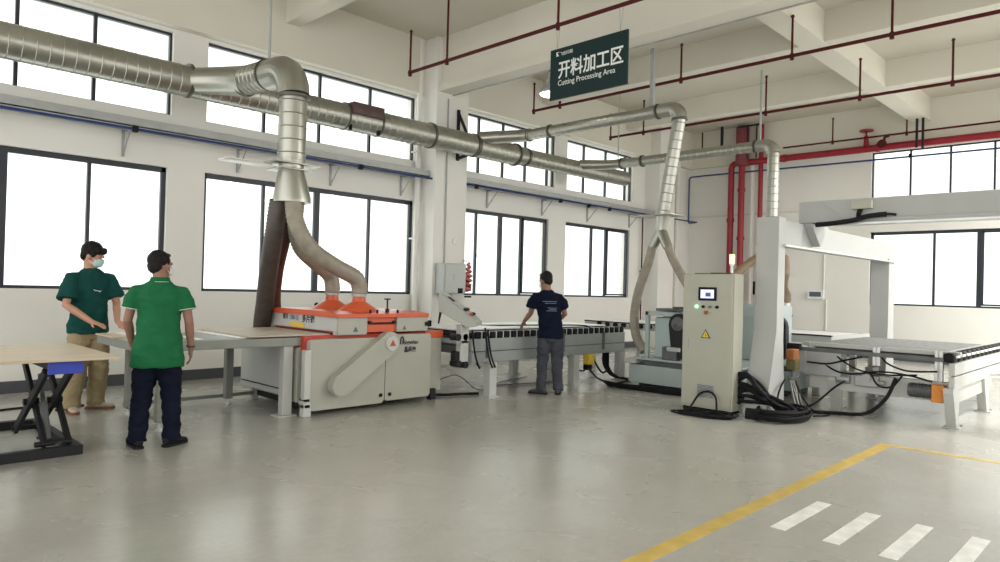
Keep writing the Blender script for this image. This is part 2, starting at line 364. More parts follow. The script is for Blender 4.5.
# fire mains on the far wall
r1=thing('fire_riser',(17.8,8.8,0),'leftmost red fire riser, bending into the long red main','pipe')
MB().tube([(17.8,8.8,0)]+elbow((17.8,8.8,4.98),(0,0,1),(0,-1,0),.14)+[(17.8,YR,4.98)],.082,18).build('pipe',M['red'],r1)
for y in (7.4,5.2,2.2,-.5): MB().cyl((17.8,y,4.98),(17.8,y-.07,4.98),.10).build('coupling',M['red'],r1)
for z in (1.2,3.4): MB().cyl((17.8,8.8,z),(17.8,8.8,z+.1),.10).build('coupling',M['red'],r1)
v=MB(); v.cyl((17.8,5.42,4.98),(17.8,5.42,5.30),.07,.045); v.cyl((17.8,5.42,5.30),(17.8,5.42,5.42),.02); v.lathe((17.8,5.42,5.40),(0,0,1),[(0,.15),(.035,.155)]); v.build('valve_handwheel',M['red'],r1)
v=MB(); v.tube([(17.62,5.0,5.0),(17.58,4.96,5.16),(17.66,4.9,5.2)],.03); v.lathe((17.6,5.02,5.02),(-1,0,0),[(0,.10),(.03,.10)]); v.build('clamp',M['sprk'],r1)
r2=thing('fire_riser',(17.75,8.5,0),'second red fire riser from the left, thick upper section near ceiling','pipe')
MB().tube([(17.75,8.48,0),(17.75,8.48,4.9)],.082,18).build('pipe',M['red'],r2)
MB().cyl((17.75,8.48,4.9),(17.75,8.48,5.93),.17).build('upper_pipe',mat('dusty_maroon',(.22,.05,.06),.5,var=.1),r2)
for z in (1.9,2.9,4.2): MB().cyl((17.75,8.48,z),(17.75,8.48,z+.09),.10).build('coupling',M['red'],r2)
r3=thing('fire_riser',(17.8,7.96,0),'slim right-hand red fire riser next to the boxed gantry post','pipe')
MB().tube([(17.8,7.98,0),(17.8,7.98,5.95)],.06,16).build('pipe',M['red'],r3)
for z in (2.2,2.75): MB().cyl((17.8,7.98,z),(17.8,7.98,z+.07),.08).build('coupling',M['red'],r3)
g=MB(); g.cyl((17.9,8.24,0),(17.9,8.24,4.9),.06); tag(g.build('drain_pipe',M['wall']),'pale grey vertical pipe between the second and third red risers','pipe')
hg=thing('pipe_hanger',(17.7,8.8,5.3),'black steel hanger frame left of the thick red riser top','hanger')
b=MB(); b.box(17.6,8.98,5.35,17.66,9.04,6.0); b.box(17.6,8.8,5.33,17.9,9.2,5.37); b.build('rod',M['blackm'],hg,False)
hg=thing('pipe_hanger',(17.6,8.2,5.3),'black twin-rod hanger frame right of the thick red riser top','hanger')
b=MB()
for y in (8.42-.2,8.42-.45): b.box(17.5,y,5.02,17.53,y+.03,5.9)
b.box(17.5,7.9,5.87,17.54,8.5,5.91); b.build('rod',M['blackm'],hg,False)
for k,(y,l) in enumerate(((4.28,'black hanger rod, left of the pair holding the red main at the window'),(4.16,'black hanger rod, right of the pair holding the red main at the window'))):
    tag(MB().box(17.55,y,4.84-.04*k,17.59,y+.045,5.5).build('hanger_rod',M['blackm'],None,False),l,'hanger')

# sprinkler pipes (run along Y), each with drops and stubs
def sprinkler(x,z,y0,y1,stubs,label,top=True,r=.026):
    t=thing('sprinkler_pipe',(x,(y0+y1)/2,z),label,'sprinkler pipe')
    MB().tube([(x,y0,z),(x,y1,z)],r,10).build('pipe',M['sprk'],t)
    for y,up in stubs:
        b=MB(); b.cyl((x,y,z-.01),(x,y,z+up),.017,None,8); b.cyl((x,y,z+up),(x,y,z+up+.03),.03,.02,8); b.cyl((x,y,z-.06),(x,y,z+.03),.03,None,8); b.build('stub',M['sprk'],t)
    return t
sprinkler(6.93,4.91,YR,9.03,[(9.0,.66),(8.09,1.05),(5.88,1.05),(4.,1.05),(1.6,1.05)],'dark red sprinkler pipe nearest the camera, above the green sign')
sprinkler(10.07,4.93,YR,9.14,[(9.11,.52),(8.45,.05),(5.89,.56),(4.09,.565),(2.78,.56),(1.2,.56)],'dark red sprinkler pipe crossing behind the green sign')
sprinkler(12.62,4.85,YR,9.12,[(9.1,.5),(8.25,.66),(5.59,.66),(3.96,.64),(2.61,.66)],'dark red sprinkler pipe passing behind the slanting duct drop')
sprinkler(17.55,5.20,YR,7.3,[(6.1,.55),(4.5,.3),(2.7,.75)],'thin dark red sprinkler pipe running just above the red fire main',r=.022)
tag(MB().cyl((17.55,9.55,5.38),(17.55,9.55,5.9),.02,None,8).build('sprinkler_stub',M['sprk']),'lone dark sprinkler stub by the far corner, above the lower duct branch','sprinkler')
s5=thing('sprinkler_pipe',(3.3,8.6,5.2),'short dark red sprinkler pipe end at the top left near the first window','sprinkler pipe')
MB().tube([(4.0,9.0,5.22),(4.0,YR,5.22)],.024,10).build('pipe',M['sprk'],s5); MB().cyl((4.0,9.0,5.2),(4.0,9.0,5.95),.017,None,8).build('stub',M['sprk'],s5)

# ---------------------------------------------------------------- dust ducts
YD,ZD=9.3,4.045
md=thing('dust_duct',(6,YD,ZD-.2),'long main galvanised spiral duct running the length of the window wall','duct')
b=MB(); spiral(b,(XL,YD,ZD-.02),(9.75,YD,ZD),.2,32); b.build('duct_run',M['galv'],md)
MB().tube([(9.75,YD,ZD),(10.05,YD,ZD)],[.2,.165],32).build('reducer',M['galv'],md)
b=MB(); spiral(b,(10.05,YD,ZD),(13.5,YD,ZD+.02),.165,32); b.build('duct_end_run',M['galv'],md)
for x in (.5,3.54,7.62,9.75): MB().cyl((x-.02,YD,ZD),(x+.02,YD,ZD),.222,None,32).build('flange',M['collar'],md)
MB().cyl((10.03,YD,ZD),(10.08,YD,ZD),.185,None,32).build('flange',M['collar'],md)
b=MB(); b.box(6.0-.08,YD-.24,ZD+.02,6.5,YD-.05,ZD+.2,.01); b.build('access_hatch',mat('dark_hatch',(.09,.05,.045),.5,var=.2),md)
for x in (5.9,6.52): MB().cyl((x-.015,YD,ZD),(x+.015,YD,ZD),.215,None,32).build('strap',M['collar'],md)
for x in (5.95,6.47): MB().cyl((x,YD-.12,ZD-.22),(x,YD-.12,ZD-.12),.03,None,8).build('bolt',M['black'],md)
st=thing('duct_bracket',(8.7,9.6,3.9),'dark steel arm bracket holding the main duct on the pillar','bracket')
b=MB(); b.tube([(8.62,9.69,4.70),(8.66,9.45,4.22)],.03,6); b.tube([(8.62,9.69,3.84),(8.66,9.35,3.9)],.03,6); b.box(8.59,9.67,3.8,8.65,9.7,4.75); b.build('arm',M['blackm'],st,False)
MB().cyl((8.62,YD,ZD),(8.70,YD,ZD),.215,None,32).build('ring',M['collar'],st)
# branch A to the planer
ba=thing('branch_duct',(4.0,7.4,2.2),'large galvanised branch duct elbowing down to the orange-topped machine','duct')
XA=4.0
b=MB(); b.tube([(3.55,9.28,ZD),(3.75,9.05,ZD),(3.95,8.75,4.03),(4.0,8.6,4.02)],[.16,.175,.19,.19],28); b.build('takeoff',M['galv'],ba)
b=MB(); spiral(b,(4.0,8.6,4.02),(4.0,7.95,3.97),.178,28,.1); b.build('horizontal_run',M['galv'],ba)
el=elbow((4.0,7.38,3.95),(0,-1,0),(0,0,-1),.34,5)
b=MB(); b.tube([V((4.0,7.95,3.96))]+el,.185,24); b.build('elbow',M['galv'],ba,True,15)
b=MB(); spiral(b,el[-1],(4.0,7.38,2.86),.158,28,.14); b.build('vertical_run',M['galv'],ba)
for p,d in (((4.0,8.62,4.02),(0,1,0)),((4.0,7.97,3.97),(0,1,0)),((4.0,7.38,3.58),(0,0,1))):
    q=V(p); MB().cyl(q,q+V(d)*.03,.197,None,28).build('flange',M['collar'],ba)
b=MB(); b.tube([(XA,7.38,2.88),(XA,7.38,2.80),(XA,7.38,2.72),(XA+.02,7.38,2.42),(XA+.02,7.38,2.37)],[.16,.14,.15,.215,.215],28); b.build('hopper',M['galv'],ba)
b=MB(); b.box(XA-.30,7.20,2.80,XA+.28,7.56,2.815,.003); b.box(XA-.22,7.2,2.735,XA+.2,7.56,2.75,.003); b.build('damper_plate',M['galv'],ba)
b=MB(); b.box(XA-.72,7.44,2.79,XA-.2,7.7,2.805,.003); b.build('slide_gate',mat('milky_acrylic',(.66,.66,.60),.3,var=.1,vscale=20),ba)
tag(MB().cyl((4.0,8.0,4.15),(4.0,8.0,ZC),.018,None,8).build('hanger_rod',M['tray']),'thin threaded rod hanging the large duct elbow over the planer','hanger')
def hose(name,ctrl,r,m,label,grp=None):
    b=MB(); flexhose(b,ctrl,r); return tag(b.build(name,m,None,True,70),label,'hose',grp)
hose('flexible_hose',[(3.98,7.28,2.40),(4.0,7.22,2.12),(4.16,7.16,1.84),(4.46,7.12,1.65),(4.72,7.1,1.53),(4.79,7.1,1.42),(4.79,7.1,1.33)],.092,M['flex'],'grey ribbed hose from the hopper to the nearer orange cone')
hose('flexible_hose',[(4.12,7.45,2.40),(4.14,7.5,2.15),(4.26,7.58,1.88),(4.52,7.66,1.7),(4.74,7.7,1.56),(4.79,7.7,1.42),(4.79,7.7,1.33)],.09,M['flex'],'grey ribbed hose from the hopper to the farther orange cone')
hose('flexible_hose',[(3.90,7.46,2.40),(3.90,7.55,2.0),(4.0,7.85,1.6),(4.14,8.2,1.2),(4.22,8.42,.9),(4.3,8.56,.6),(4.5,8.56,.4)],.10,M['flexd'],'dark ribbed hose dropping left behind the planer')
hose('flexible_hose',[(4.08,7.55,2.40),(4.12,7.75,2.0),(4.22,8.1,1.6),(4.38,8.45,1.2),(4.5,8.56,.9),(4.6,8.58,.6)],.09,mat('reddish_brown_hose',(.11,.055,.05),.5,var=.2),'reddish dark ribbed hose dropping right behind the planer')
# branch B to the trimming saw motor
bb_=thing('branch_duct',(9.2,7,4.2),'upper galvanised branch duct crossing to the slanting drop by the cabinet','duct')
b=MB(); b.tube([(8.75,9.22,4.18),(8.95,8.95,4.2),(9.15,8.6,4.21),(9.2,8.4,4.21)],[.12,.115,.11,.11],24); b.build('takeoff',M['galv'],bb_)
b=MB(); spiral(b,(9.2,8.4,4.21),(9.2,5.72,4.21),.095,24,.12); b.build('horizontal_run',M['galv'],bb_)
el=[V(p) for p in elbow((9.2,5.38,4.21),(0,-1,0),(0,.05,-1),.16,5)]
b=MB(); b.tube([V((9.2,5.72,4.21))]+el,.108,22); b.build('elbow',M['galv'],bb_,True,15)
b=MB(); spiral(b,el[-1],(9.2,5.63,2.62),.097,24,.13); b.build('slanted_drop',M['galv'],bb_)
for p,d in (((9.2,8.4,4.21),(0,1,0)),((9.2,7.9,4.21),(0,1,0)),((9.2,5.74,4.21),(0,1,0)),((9.2,5.39,4.02),(0,0,1))):
    q=V(p); MB().cyl(q,q+V(d)*.03,.118,None,24).build('flange',M['collar'],bb_)
b=MB(); b.tube([(9.2,5.63,2.62),(9.2,5.65,2.5),(9.2,5.66,2.34)],[.11,.09,.085],20); b.tube([(9.2,5.66,2.38),(9.18,5.80,2.12)],[.085,.07],18); b.tube([(9.2,5.66,2.38),(9.15,5.50,2.12)],[.085,.07],18); b.build('forked_outlet',M['galv'],bb_)
b=MB(); b.box(9.0,5.38,2.60,9.4,5.95,2.615,.003); b.box(9.1,5.95,2.6,9.25,6.15,2.62,.003); b.build('damper_plate',M['galv'],bb_)
hose('flexible_hose',[(9.18,5.79,2.14),(9.15,5.84,1.88),(9.1,5.96,1.48),(9.1,6.03,1.08),(9.05,5.95,.76),(9.0,5.77,.55)],.066,M['flex'],'grey ribbed hose curving from the duct fork down to the saw frame')
hose('flexible_hose',[(9.15,5.51,2.14),(9.12,5.36,1.88),(9.05,5.1,1.55),(9.15,4.95,1.3),(9.25,4.9,1.05)],.06,M['flex'],'grey ribbed hose from the duct fork vanishing behind the cabinet')
tag(MB().box(9.17,5.84,4.31,9.23,5.90,5.2).build('strut_hanger',M['tray'],None,False),'perforated grey strut hanging the upper branch duct near its elbow','hanger')
# branch C, farther
bc=thing('branch_duct',(12.1,7,4.1),'lower farther galvanised branch duct with drop behind the gantry post','duct')
b=MB(); b.tube([(11.7,9.22,4.12),(11.9,8.95,4.12),(12.05,8.7,4.12),(12.1,8.4,4.12)],[.11,.105,.1,.1],22); b.build('takeoff',M['galv'],bc)
b=MB(); spiral(b,(12.1,8.4,4.12),(12.1,5.5,4.12),.095,22,.12); b.build('horizontal_run',M['galv'],bc)
el=elbow((12.1,5.2,4.12),(0,-1,0),(0,0,-1),.16,5)
b=MB(); b.tube([V((12.1,5.5,4.12))]+el,.11,20); b.build('elbow',M['galv'],bc,True,15)
b=MB(); spiral(b,el[-1],(12.1,5.2,2.5),.1,22,.13); b.build('vertical_run',M['galv'],bc)
for p,d in (((12.1,8.4,4.12),(0,1,0)),((12.1,7.9,4.12),(0,1,0)),((12.1,5.52,4.12),(0,1,0))):
    q=V(p); MB().cyl(q,q+V(d)*.03,.122,None,22).build('flange',M['collar'],bc)
b=MB(); b.tube([(12.1,5.2,2.52),(12.1,5.2,2.4)],[.1,.1],18); b.tube([(12.1,5.2,2.45),(12.1,5.45,2.1)],[.09,.08],18); b.tube([(12.1,5.2,2.45),(12.1,4.98,2.1)],[.09,.08],18); b.build('forked_outlet',M['galv'],bc)
hose('flexible_hose',[(12.1,5.44,2.12),(11.8,5.6,1.9),(11.2,5.6,1.6),(10.6,5.2,1.45),(10.5,5.0,1.3)],.07,mat('tan_hose',(.26,.19,.12),.5,var=.1),'tan ribbed hose glimpsed between the cabinet and gantry post')
hz=hose('flexible_hose',[(12.1,4.99,2.12),(12.0,4.93,1.9),(11.8,4.88,1.7),(11.6,4.80,1.56),(11.5,4.7,1.44),(11.5,4.7,1.34)],.095,mat('tan_hose_two',(.27,.20,.13),.5,var=.1),'tan ribbed hose bending down to a white nozzle right of gantry post')
nz=thing('suction_nozzle',(11.5,4.7,1.1),'small white suction nozzle with black tip hanging under tan hose','nozzle')
MB().box(11.43,4.63,1.14,11.57,4.77,1.33,.01).build('housing',M['white'],nz); MB().box(11.40,4.60,1.09,11.6,4.8,1.14,.008).build('tip',M['black'],nz)
tag(MB().cyl((12.1,5.45,4.22),(12.1,5.45,5.48),.02,None,8).build('hanger_rod',M['tray']),'grey rod hanging the farther branch duct near its elbow','hanger')
tag(MB().cyl((12.0,8.45,4.2),(12.0,8.45,ZC),.012,None,8).build('hanger_rod',M['tray']),'thin pale rod hanging the farther branch duct near the windows','hanger')

# ---------------------------------------------------------------- sign and lamp
sg=thing('hanging_sign',(6.9,5.36,3.924),'dark green hanging area sign with white Chinese and English lettering','sign')
ys,ye,z0,z1=5.97,4.762,3.924,4.584; xs_=6.9
MB().box(xs_,ye,z0,xs_+.03,ys,z1,.003).build('board',M['green'],sg,False)
text('开料加工区',.238,face_negx(xs_-.001,ys-.135,z0+.285),M['txt'],sg,'chinese_lettering',.004,sx=.86)
text('Cutting Processing Area',.100,face_negx(xs_-.001,ys-.135,z0+.17),M['txt'],sg,'english_lettering',.0,sx=.92)
b=MB(); yy=ys-.10; b.prism([(yy,z1-.10),(yy-.045,z1-.10),(yy-.02,z1-.06),(yy-.05,z1-.045),(yy,z1-.045)],'x',xs_-.002,xs_); b.build('logo_mark',M['txt'],sg,False)
text('飞创印刷',.055,face_negx(xs_-.001,ys-.155,z1-.098),M['txt'],sg,'logo_lettering',0)
for y in (ys-.1,ye+.12): 
    b=MB(); b.tube([(6.915,y,z1),(6.93,y-.03,4.90)],.004,6); b.tube([(6.915,y,z1),(6.93,y+.03,4.90)],.004,6); b.build('wire',M['tray'],sg)
lp=thing('high_bay_lamp',(8.35,7.35,4.5),'lit high-bay lamp half hidden behind the green sign','lamp')
b=MB(); b.lathe((8.42,7.24,4.57),(0,0,1),[(0,.20),(.03,.2),(.13,.12),(.15,.075)]); b.build('reflector',M['tray'],lp)
MB().lathe((8.42,7.24,4.555),(0,0,1),[(0,.18),(.014,.19)]).build('diffuser',M['lamp'],lp)
b=MB(); b.lathe((8.42,7.24,4.72),(0,0,1),[(0,.07),(.02,.09),(.04,.07),(.06,.09),(.08,.07),(.10,.09),(.12,.07),(.2,.06)]); b.build('heat_sink',M['tray'],lp)
b=MB(); b.tube(bez([(8.42,7.24,4.9),(8.42,7.30,4.96),(8.42,7.24,5.0),(8.42,7.24,6.0)],6),.01,6); b.build('hook',M['black'],lp)

# lamp copies added out of view on the right, to brighten the far end
for k,(x,y,l) in enumerate(((9.5,-.5,'added high-bay fill lamp out of view, nearest the cutting table'),(13.,-.5,'added high-bay fill lamp out of view, beyond the cutting table'),(16.,-.2,'added high-bay fill lamp out of view, near the far wall window'),(12.5,-4.,'added high-bay fill lamp out of view, in the second row'),(16.,-4.,'added high-bay fill lamp out of view, second row nearer the far wall'))):
    d=dup(lp,(x-8.42,y-7.24,0),l); d['group']='high-bay fill lamps added out of view'
    li=bpy.data.lights.new('added_fill_light','AREA'); li.shape='DISK'; li.size=.36; li.energy=95; li.color=(1,.98,.94); lo=bpy.data.objects.new('added_fill_light',li); COL.objects.link(lo); lo.location=(x,y,4.54)  # fill light added under each lamp copy

# ---------------------------------------------------------------- floor markings
tag(MB().box(-1.,2.02,0,7.64,2.13,.002).build('floor_line',M['yline'],None,False),'wide worn yellow floor line running diagonally to the right of centre','floor marking')
tag(MB().box(7.57,-4,0,7.65,2.02,.002).build('floor_line',M['yline'],None,False),'thin yellow floor line continuing right from the corner of wide one','floor marking')
for k,(y,l) in enumerate(zip((1.73,1.415,1.11,.81),('farthest left of the four white crossing stripes, next to yellow line','second white crossing stripe from the yellow line','third white crossing stripe from the yellow line, worn','fourth white crossing stripe, nearest the lower right corner, faded'))):
    tag(MB().box(4.32,y,0,5.11,y+.095,.002).build('crossing_stripe',M['wline'],None,False),l,'floor marking','white crossing stripes on the floor')

# ---------------------------------------------------------------- scissor lift table (left)
def sub(name,mb,m,parent,smooth=True): return mb.build(name,m,parent,smooth)
sl=thing('scissor_lift_table',(.9,7.1,0),'black steel scissor lift with blue-edged platform under the wooden board','lift table')
b=MB(); b.box(-.8,6.39,.0,1.69,6.46,.08,.006); b.box(-.8,7.78,.0,1.69,7.86,.08,.006); b.box(1.62,6.46,.0,1.69,7.78,.08,.006); b.box(1.05,6.46,.01,1.12,7.78,.07,.005); b.box(-.8,7.0,.01,1.05,7.07,.08,.005); b.build('base_frame',M['blackm'],sl,False)
b=MB(); b.box(1.36,6.12,.735,1.60,7.35,.80,.008); b.box(-.8,6.12,.735,-.3,7.35,.80,.008); b.box(-.3,6.9,.735,1.36,7.3,.80,.006); b.build('platform',M['blackm'],sl,False)
b=MB(); b.box(1.36,6.10,.70,1.60,6.125,.80,.004); b.build('blue_edge_plate',M['lblue'],sl,False)['label']='blue painted edge plate'
for x in (1.37,1.54,-.6):
    b=MB()
    for (ya,za,yb,zb,dx) in ((6.25,.72,7.25,.10,0),(7.25,.72,6.45,.10,.045)):
        p=V((x+dx,ya,za));q=V((x+dx,yb,zb));d=(q-p).normalized();nn=V((0,-d.z,d.y))*.038
        b.prism([(p.y+nn.y,p.z+nn.z),(p.y-nn.y,p.z-nn.z),(q.y-nn.y,q.z-nn.z),(q.y+nn.y,q.z+nn.z)],'x',x+dx,x+dx+.03,.003)
    b.cyl((x-.02,6.82,.40),(x+.09,6.82,.40),.028)
    b.build('scissor_arm',M['blackm'],sl,False)
for (y,z) in ((6.45,.11),(7.25,.11),(6.27,.71),(7.22,.71)): MB().cyl((1.36,y,z),(1.62,y,z),.022).build('roller_shaft',M['blackm'],sl)
b=MB(); b.cyl((1.47,6.55,.12),(1.47,6.72,.40),.03); b.cyl((1.47,6.72,.40),(1.47,6.85,.62),.018); b.build('hydraulic_cylinder',M['grate'],sl)
b=MB(); b.tube(bez([(1.4,6.55,.14),(1.5,6.6,.2),(1.58,6.5,.12),(1.5,6.4,.1)],6),.012,8); b.build('hose',M['cableg'],sl)
bd=tag(MB().box(-.9,6.02,.803,1.83,7.42,.825,.002).build('wood_board',M['wood'],None,False),'large pale wooden board lying on the black scissor lift','board')

# ---------------------------------------------------------------- infeed table
it=thing('feed_table',(3.0,7.5,0),'long grey metal feed table leading into the orange-topped planer','table')
b=MB(); b.box(2.22,6.86,.76,3.95,6.93,.85,.006); b.box(2.22,7.97,.76,4.1,8.04,.85,.006); b.box(2.22,6.93,.77,2.29,7.97,.85,.004)
for x in (2.7,3.3,3.85): b.box(x,6.93,.78,x+.05,7.97,.83)
b.build('frame',M['steel'],it,False)
MB().box(2.22,6.93,.845,3.98,7.97,.853).build('table_top',M['steel'],it,False)
for (x,y,m) in ((2.48,7.92,'steel'),(2.45,6.95,'steel'),(3.55,7.92,'steel')):
    lg=MB().box(x,y,.07,x+.085,y+.085,.77,.006).build('leg',M[m],it,False)
    b=MB(); b.cyl((x+.04,y+.04,.02),(x+.04,y+.04,.08),.012,None,8); b.cyl((x+.04,y+.04,0),(x+.04,y+.04,.02),.04); b.build('levelling_foot',M['alu'],lg)
b=MB(); b.box(3.72,6.90,0.012,3.83,7.0,.77,.006); b.box(3.66,6.86,0,3.87,7.04,.012); b.build('white_front_leg',M['cream2'],it,False)['label']='thick white front leg beside the machine'
b=MB(); b.box(2.53,8.13,.06,4.0,8.18,.10,.004); b.box(2.50,7.04,.06,2.55,8.0,.10,.004); b.build('floor_rail',M['steel'],it,False)
for (x,l) in ((2.80,'short white strip lying across the feed table nearer the workers'),(3.24,'white edge strip lying across the feed table along the board end')):
    tag(MB().box(x,6.95,.853,x+.07,8.0,.862,.002).build('edge_strip',M['white'],None,False),l,'strip')
b=MB(); b.box(3.32,6.88,.864,4.27,8.2,.878,.002); b.box(3.32,6.95,.853,3.40,8.1,.864); tag(b.build('wood_board',M['wood2'],None,False),'grey-brown wooden board entering the slot of the planer','board')
b=MB(); b.box(2.20,7.45,.853,2.62,8.03,.868,.002); tag(b.build('work_board',M['wood'],None,False),'small pale panel under the hands of the left worker','board')
b=MB(); b.box(2.36,7.7,.868,2.58,7.95,.875,.001); tag(b.build('paper_sheet',M['white'],None,False),'white paper sheet on the small panel under the worker\'s hands','paper')

# ---------------------------------------------------------------- planer / rip saw
pm=thing('planer_machine',(4.95,7.5,0),'big cream and orange woodworking planer with slanted belt guard','machine')
b=MB(); b.box(3.98,6.86,.13,5.62,8.35,.84,.015); b.box(3.92,7.0,.15,3.99,8.36,.72,.03,3); b.build('body',M['cream2'],pm,False)
b=MB(); b.box(4.05,7.0,.04,5.75,8.25,.14,.01); b.build('plinth',M['blackm'],pm,False)
for (x,y) in ((3.86,6.7),(5.72,6.82),(5.72,8.1),(3.98,8.15)): MB().box(x,y,0,x+.09,y+.09,.14,.008).build('foot',M['blackm'] if x>4 else M['cream2'],pm,False)
b=MB(); b.box(3.905,7.05,.23,3.92,8.3,.24); b.build('panel_seam',M['blackm'],pm,False)
b=MB(); b.box(3.86,6.87,.14,3.93,6.98,.74,.01); b.box(3.90,7.1,.27,3.925,7.22,.58,.01); b.build('left_door_handle',M['cream'],pm,False)
b=MB(); b.box(3.86,6.70,.09,3.94,6.78,.72,.01); b.box(3.88,6.73,.12,3.96,6.86,.17,.01); b.build('corner_post',M['cream2'],pm,False)
MB().box(3.86,6.68,.17,3.92,6.80,.195,.006).build('floor_latch',M['black'],pm,False)
def roundrect(x0,x1,z0,z1,r,n_=5):
    out=[]
    for cx,cz,a in ((x1-r,z1-r,0),(x0+r,z1-r,90),(x0+r,z0+r,180),(x1-r,z0+r,270)):
        for i in range(n_+1): t=math.radians(a+90*i/n_); out.append((cx+r*math.cos(t),cz+r*math.sin(t)))
    return out
MB().prism(roundrect(3.93,4.925,.055,.83,.045),'y',6.72,6.86,.008).build('front_door',M['cream'],pm,True,50)
MB().prism(roundrect(4.935,5.62,.075,.855,.03),'y',6.72,6.86,.008).build('front_door',M['cream'],pm,True,50)
MB().box(5.62,6.86,.10,5.92,8.2,.79,.015).build('outfeed_body',M['cream'],pm,False)
MB().prism(roundrect(5.66,5.88,.16,.66,.02),'y',6.853,6.86,.002).build('inspection_panel',M['cream'],pm,False)
MB().box(5.68,6.845,.50,5.79,6.853,.60).build('grey_plate',M['tray'],pm,False)
MB().box(5.62,6.84,.79,5.93,8.22,.875,.012).build('orange_outfeed_top',M['orange'],pm,False)['label']='orange top of the outfeed end'
b=MB(); b.box(3.90,6.80,.70,3.98,6.95,.86,.008); b.box(3.96,6.84,.825,5.62,8.3,.865,.005); b.build('red_table_edge',M['dred'],pm,False)
MB().box(4.26,6.95,.86,5.6,8.30,.875).build('infeed_slot',M['black'],pm,False)
# hood
b=MB(); b.box(4.30,6.80,.90,4.34,8.34,1.075,.006); b.box(4.30,6.80,.865,4.34,6.87,.90); b.box(4.30,8.27,.865,4.34,8.34,.90); b.build('hood_front',M['cream2'],pm,False)
b=MB(); b.box(4.34,6.86,.875,5.58,8.33,1.07,.006); b.build('hood_core',M['dred'],pm,False)
MB().box(4.30,6.765,.865,4.69,6.80,1.065,.008).build('side_cover',M['cream'],pm,False)
MB().box(5.12,6.765,.885,5.60,6.83,1.065,.008).build('side_cover',M['cream'],pm,False)
MB().prism([(6.74,1.065),(8.36,1.065),(8.36,1.09),(8.1,1.13),(6.95,1.13),(6.74,1.105)],'x',4.26,5.60,.006).build('orange_lid',M['orange'],pm,False)['label']='bright orange hood lid'
MB().box(4.69,6.80,.885,5.12,6.86,1.062,.005).build('red_feed_block',M['orange'],pm,False)
b=MB(); b.tube([(4.76,6.79,.99),(5.08,6.79,.99)],.012); b.cyl((4.74,6.77,1.0),(4.74,6.80,1.0),.022); b.cyl((5.09,6.77,1.0),(5.09,6.80,1.0),.022); b.build('feed_rod',M['blackm'],pm,False)
for x in (4.75,4.85,5.15): MB().cyl((x,6.80,1.1),(x,6.80,1.15),.014).build('bolt',M['black'],pm)
b=MB(); b.cyl((5.03,6.85,1.12),(5.03,6.85,1.27),.010); b.cyl((5.03,6.85,1.27),(5.03,6.85,1.285),.04); b.cyl((5.03,6.85,1.12),(5.03,6.85,1.16),.025); b.build('height_screw',M['blackm'],pm)
MB().ell((4.78,8.05,1.16),.03,.03,.035).build('rear_knob',M['black'],pm)
b=MB(); b.box(5.60,6.80,.93,5.66,6.9,1.0,.008); b.box(5.55,6.755,.95,5.60,6.765,1.0); b.build('switch',M['black'],pm,False)
MB().box(5.66,7.0,.92,5.86,7.25,1.0,.01).build('motor_box',M['black'],pm,False)
for (y,nm) in ((7.1,0),(7.7,0)):
    x=4.79
    b=MB(); b.loft([((x,y,1.11),V((.27,0,0)),V((0,.24,0))),((x,y,1.145),V((.24,0,0)),V((0,.21,0))),((x,y,1.24),V((.085,0,0)),V((0,.085,0))),((x,y,1.30),V((.075,0,0)),V((0,.075,0)))],28); cone=b.build('orange_dust_cone',M['orange'],pm)
    MB().cyl((x,y,1.30),(x,y,1.345),.088,None,24).build('clamp_ring',M['tray'],cone)
# slanted belt guard
def obround(c1,r1,c2,r2,n_=14):
    c1=V(c1);c2=V(c2);d=(c2-c1);a=math.atan2(d.y,d.x);k=math.acos((r1-r2)/d.length)if abs(r1-r2)<d.length else PI/2; out=[]
    for i in range(n_+1): t=a+k+(2*PI-2*k)*i/n_; out.append((c1.x+r1*math.cos(t),c1.y+r1*math.sin(t)))
    for i in range(n_+1): t=a-k+2*k*i/n_; out.append((c2.x+r2*math.cos(t),c2.y+r2*math.sin(t)))
    return out
MB().prism(obround((4.27,.32),.125,(4.93,.775),.125),'y',6.61,6.72,.012).build('belt_guard',M['cream'],pm,True,40)
MB().cyl((4.93,6.61,.765),(4.93,6.585,.765),.09,.085,28).build('guard_disc',M['cream2'],pm)
def tri(x,z,s,y,par,m=None):
    MB().prism([(x-s/2,z),(x+s/2,z),(x,z+s*.87)],'y',y-.003,y).build('warning_triangle',m or M['ink'],par,False)
tri(4.93,.735,.085,6.584,pm,M['dred']); tri(4.53,.90,.07,6.764,pm,M['grate']); tri(5.23,.91,.06,6.764,pm,M['grate'])
for x in (4.87,5.0): MB().cyl((x,6.72,.15),(x,6.708,.15),.022).build('door_lock',M['black'],pm)
b=MB(); b.prism([(5.135,.735),(5.155,.735),(5.155,.80),(5.17,.815),(5.19,.735),(5.20,.735),(5.195,.80),(5.18,.835),(5.15,.83),(5.135,.80)],'y',6.716,6.719); b.build('logo_mark',M['ink'],pm,False)
text('Kingenhao',.072,face_negy(5.165,6.718,.735),M['ink'],pm,'brand_lettering',.0015,sx=.82)
text('晶鑫豪',.072,face_negy(5.20,6.718,.645),M['ink'],pm,'chinese_lettering',.003,sx=.85)
text('南川',.082,face_negx(4.298,8.03,1.0),M['ink'],pm,'hood_lettering',.002,sx=.8)
text('1300-13',.08,face_negx(4.298,7.87,.995),M['inkb'],pm,'hood_lettering',.001,sx=.85)
text('多片锯',.10,face_negx(4.298,7.56,.985),M['ink'],pm,'hood_lettering',.003,sx=.95)
MB().box(4.295,7.50,.91,4.299,7.84,.965).build('yellow_label',M['yellow'],pm,False)

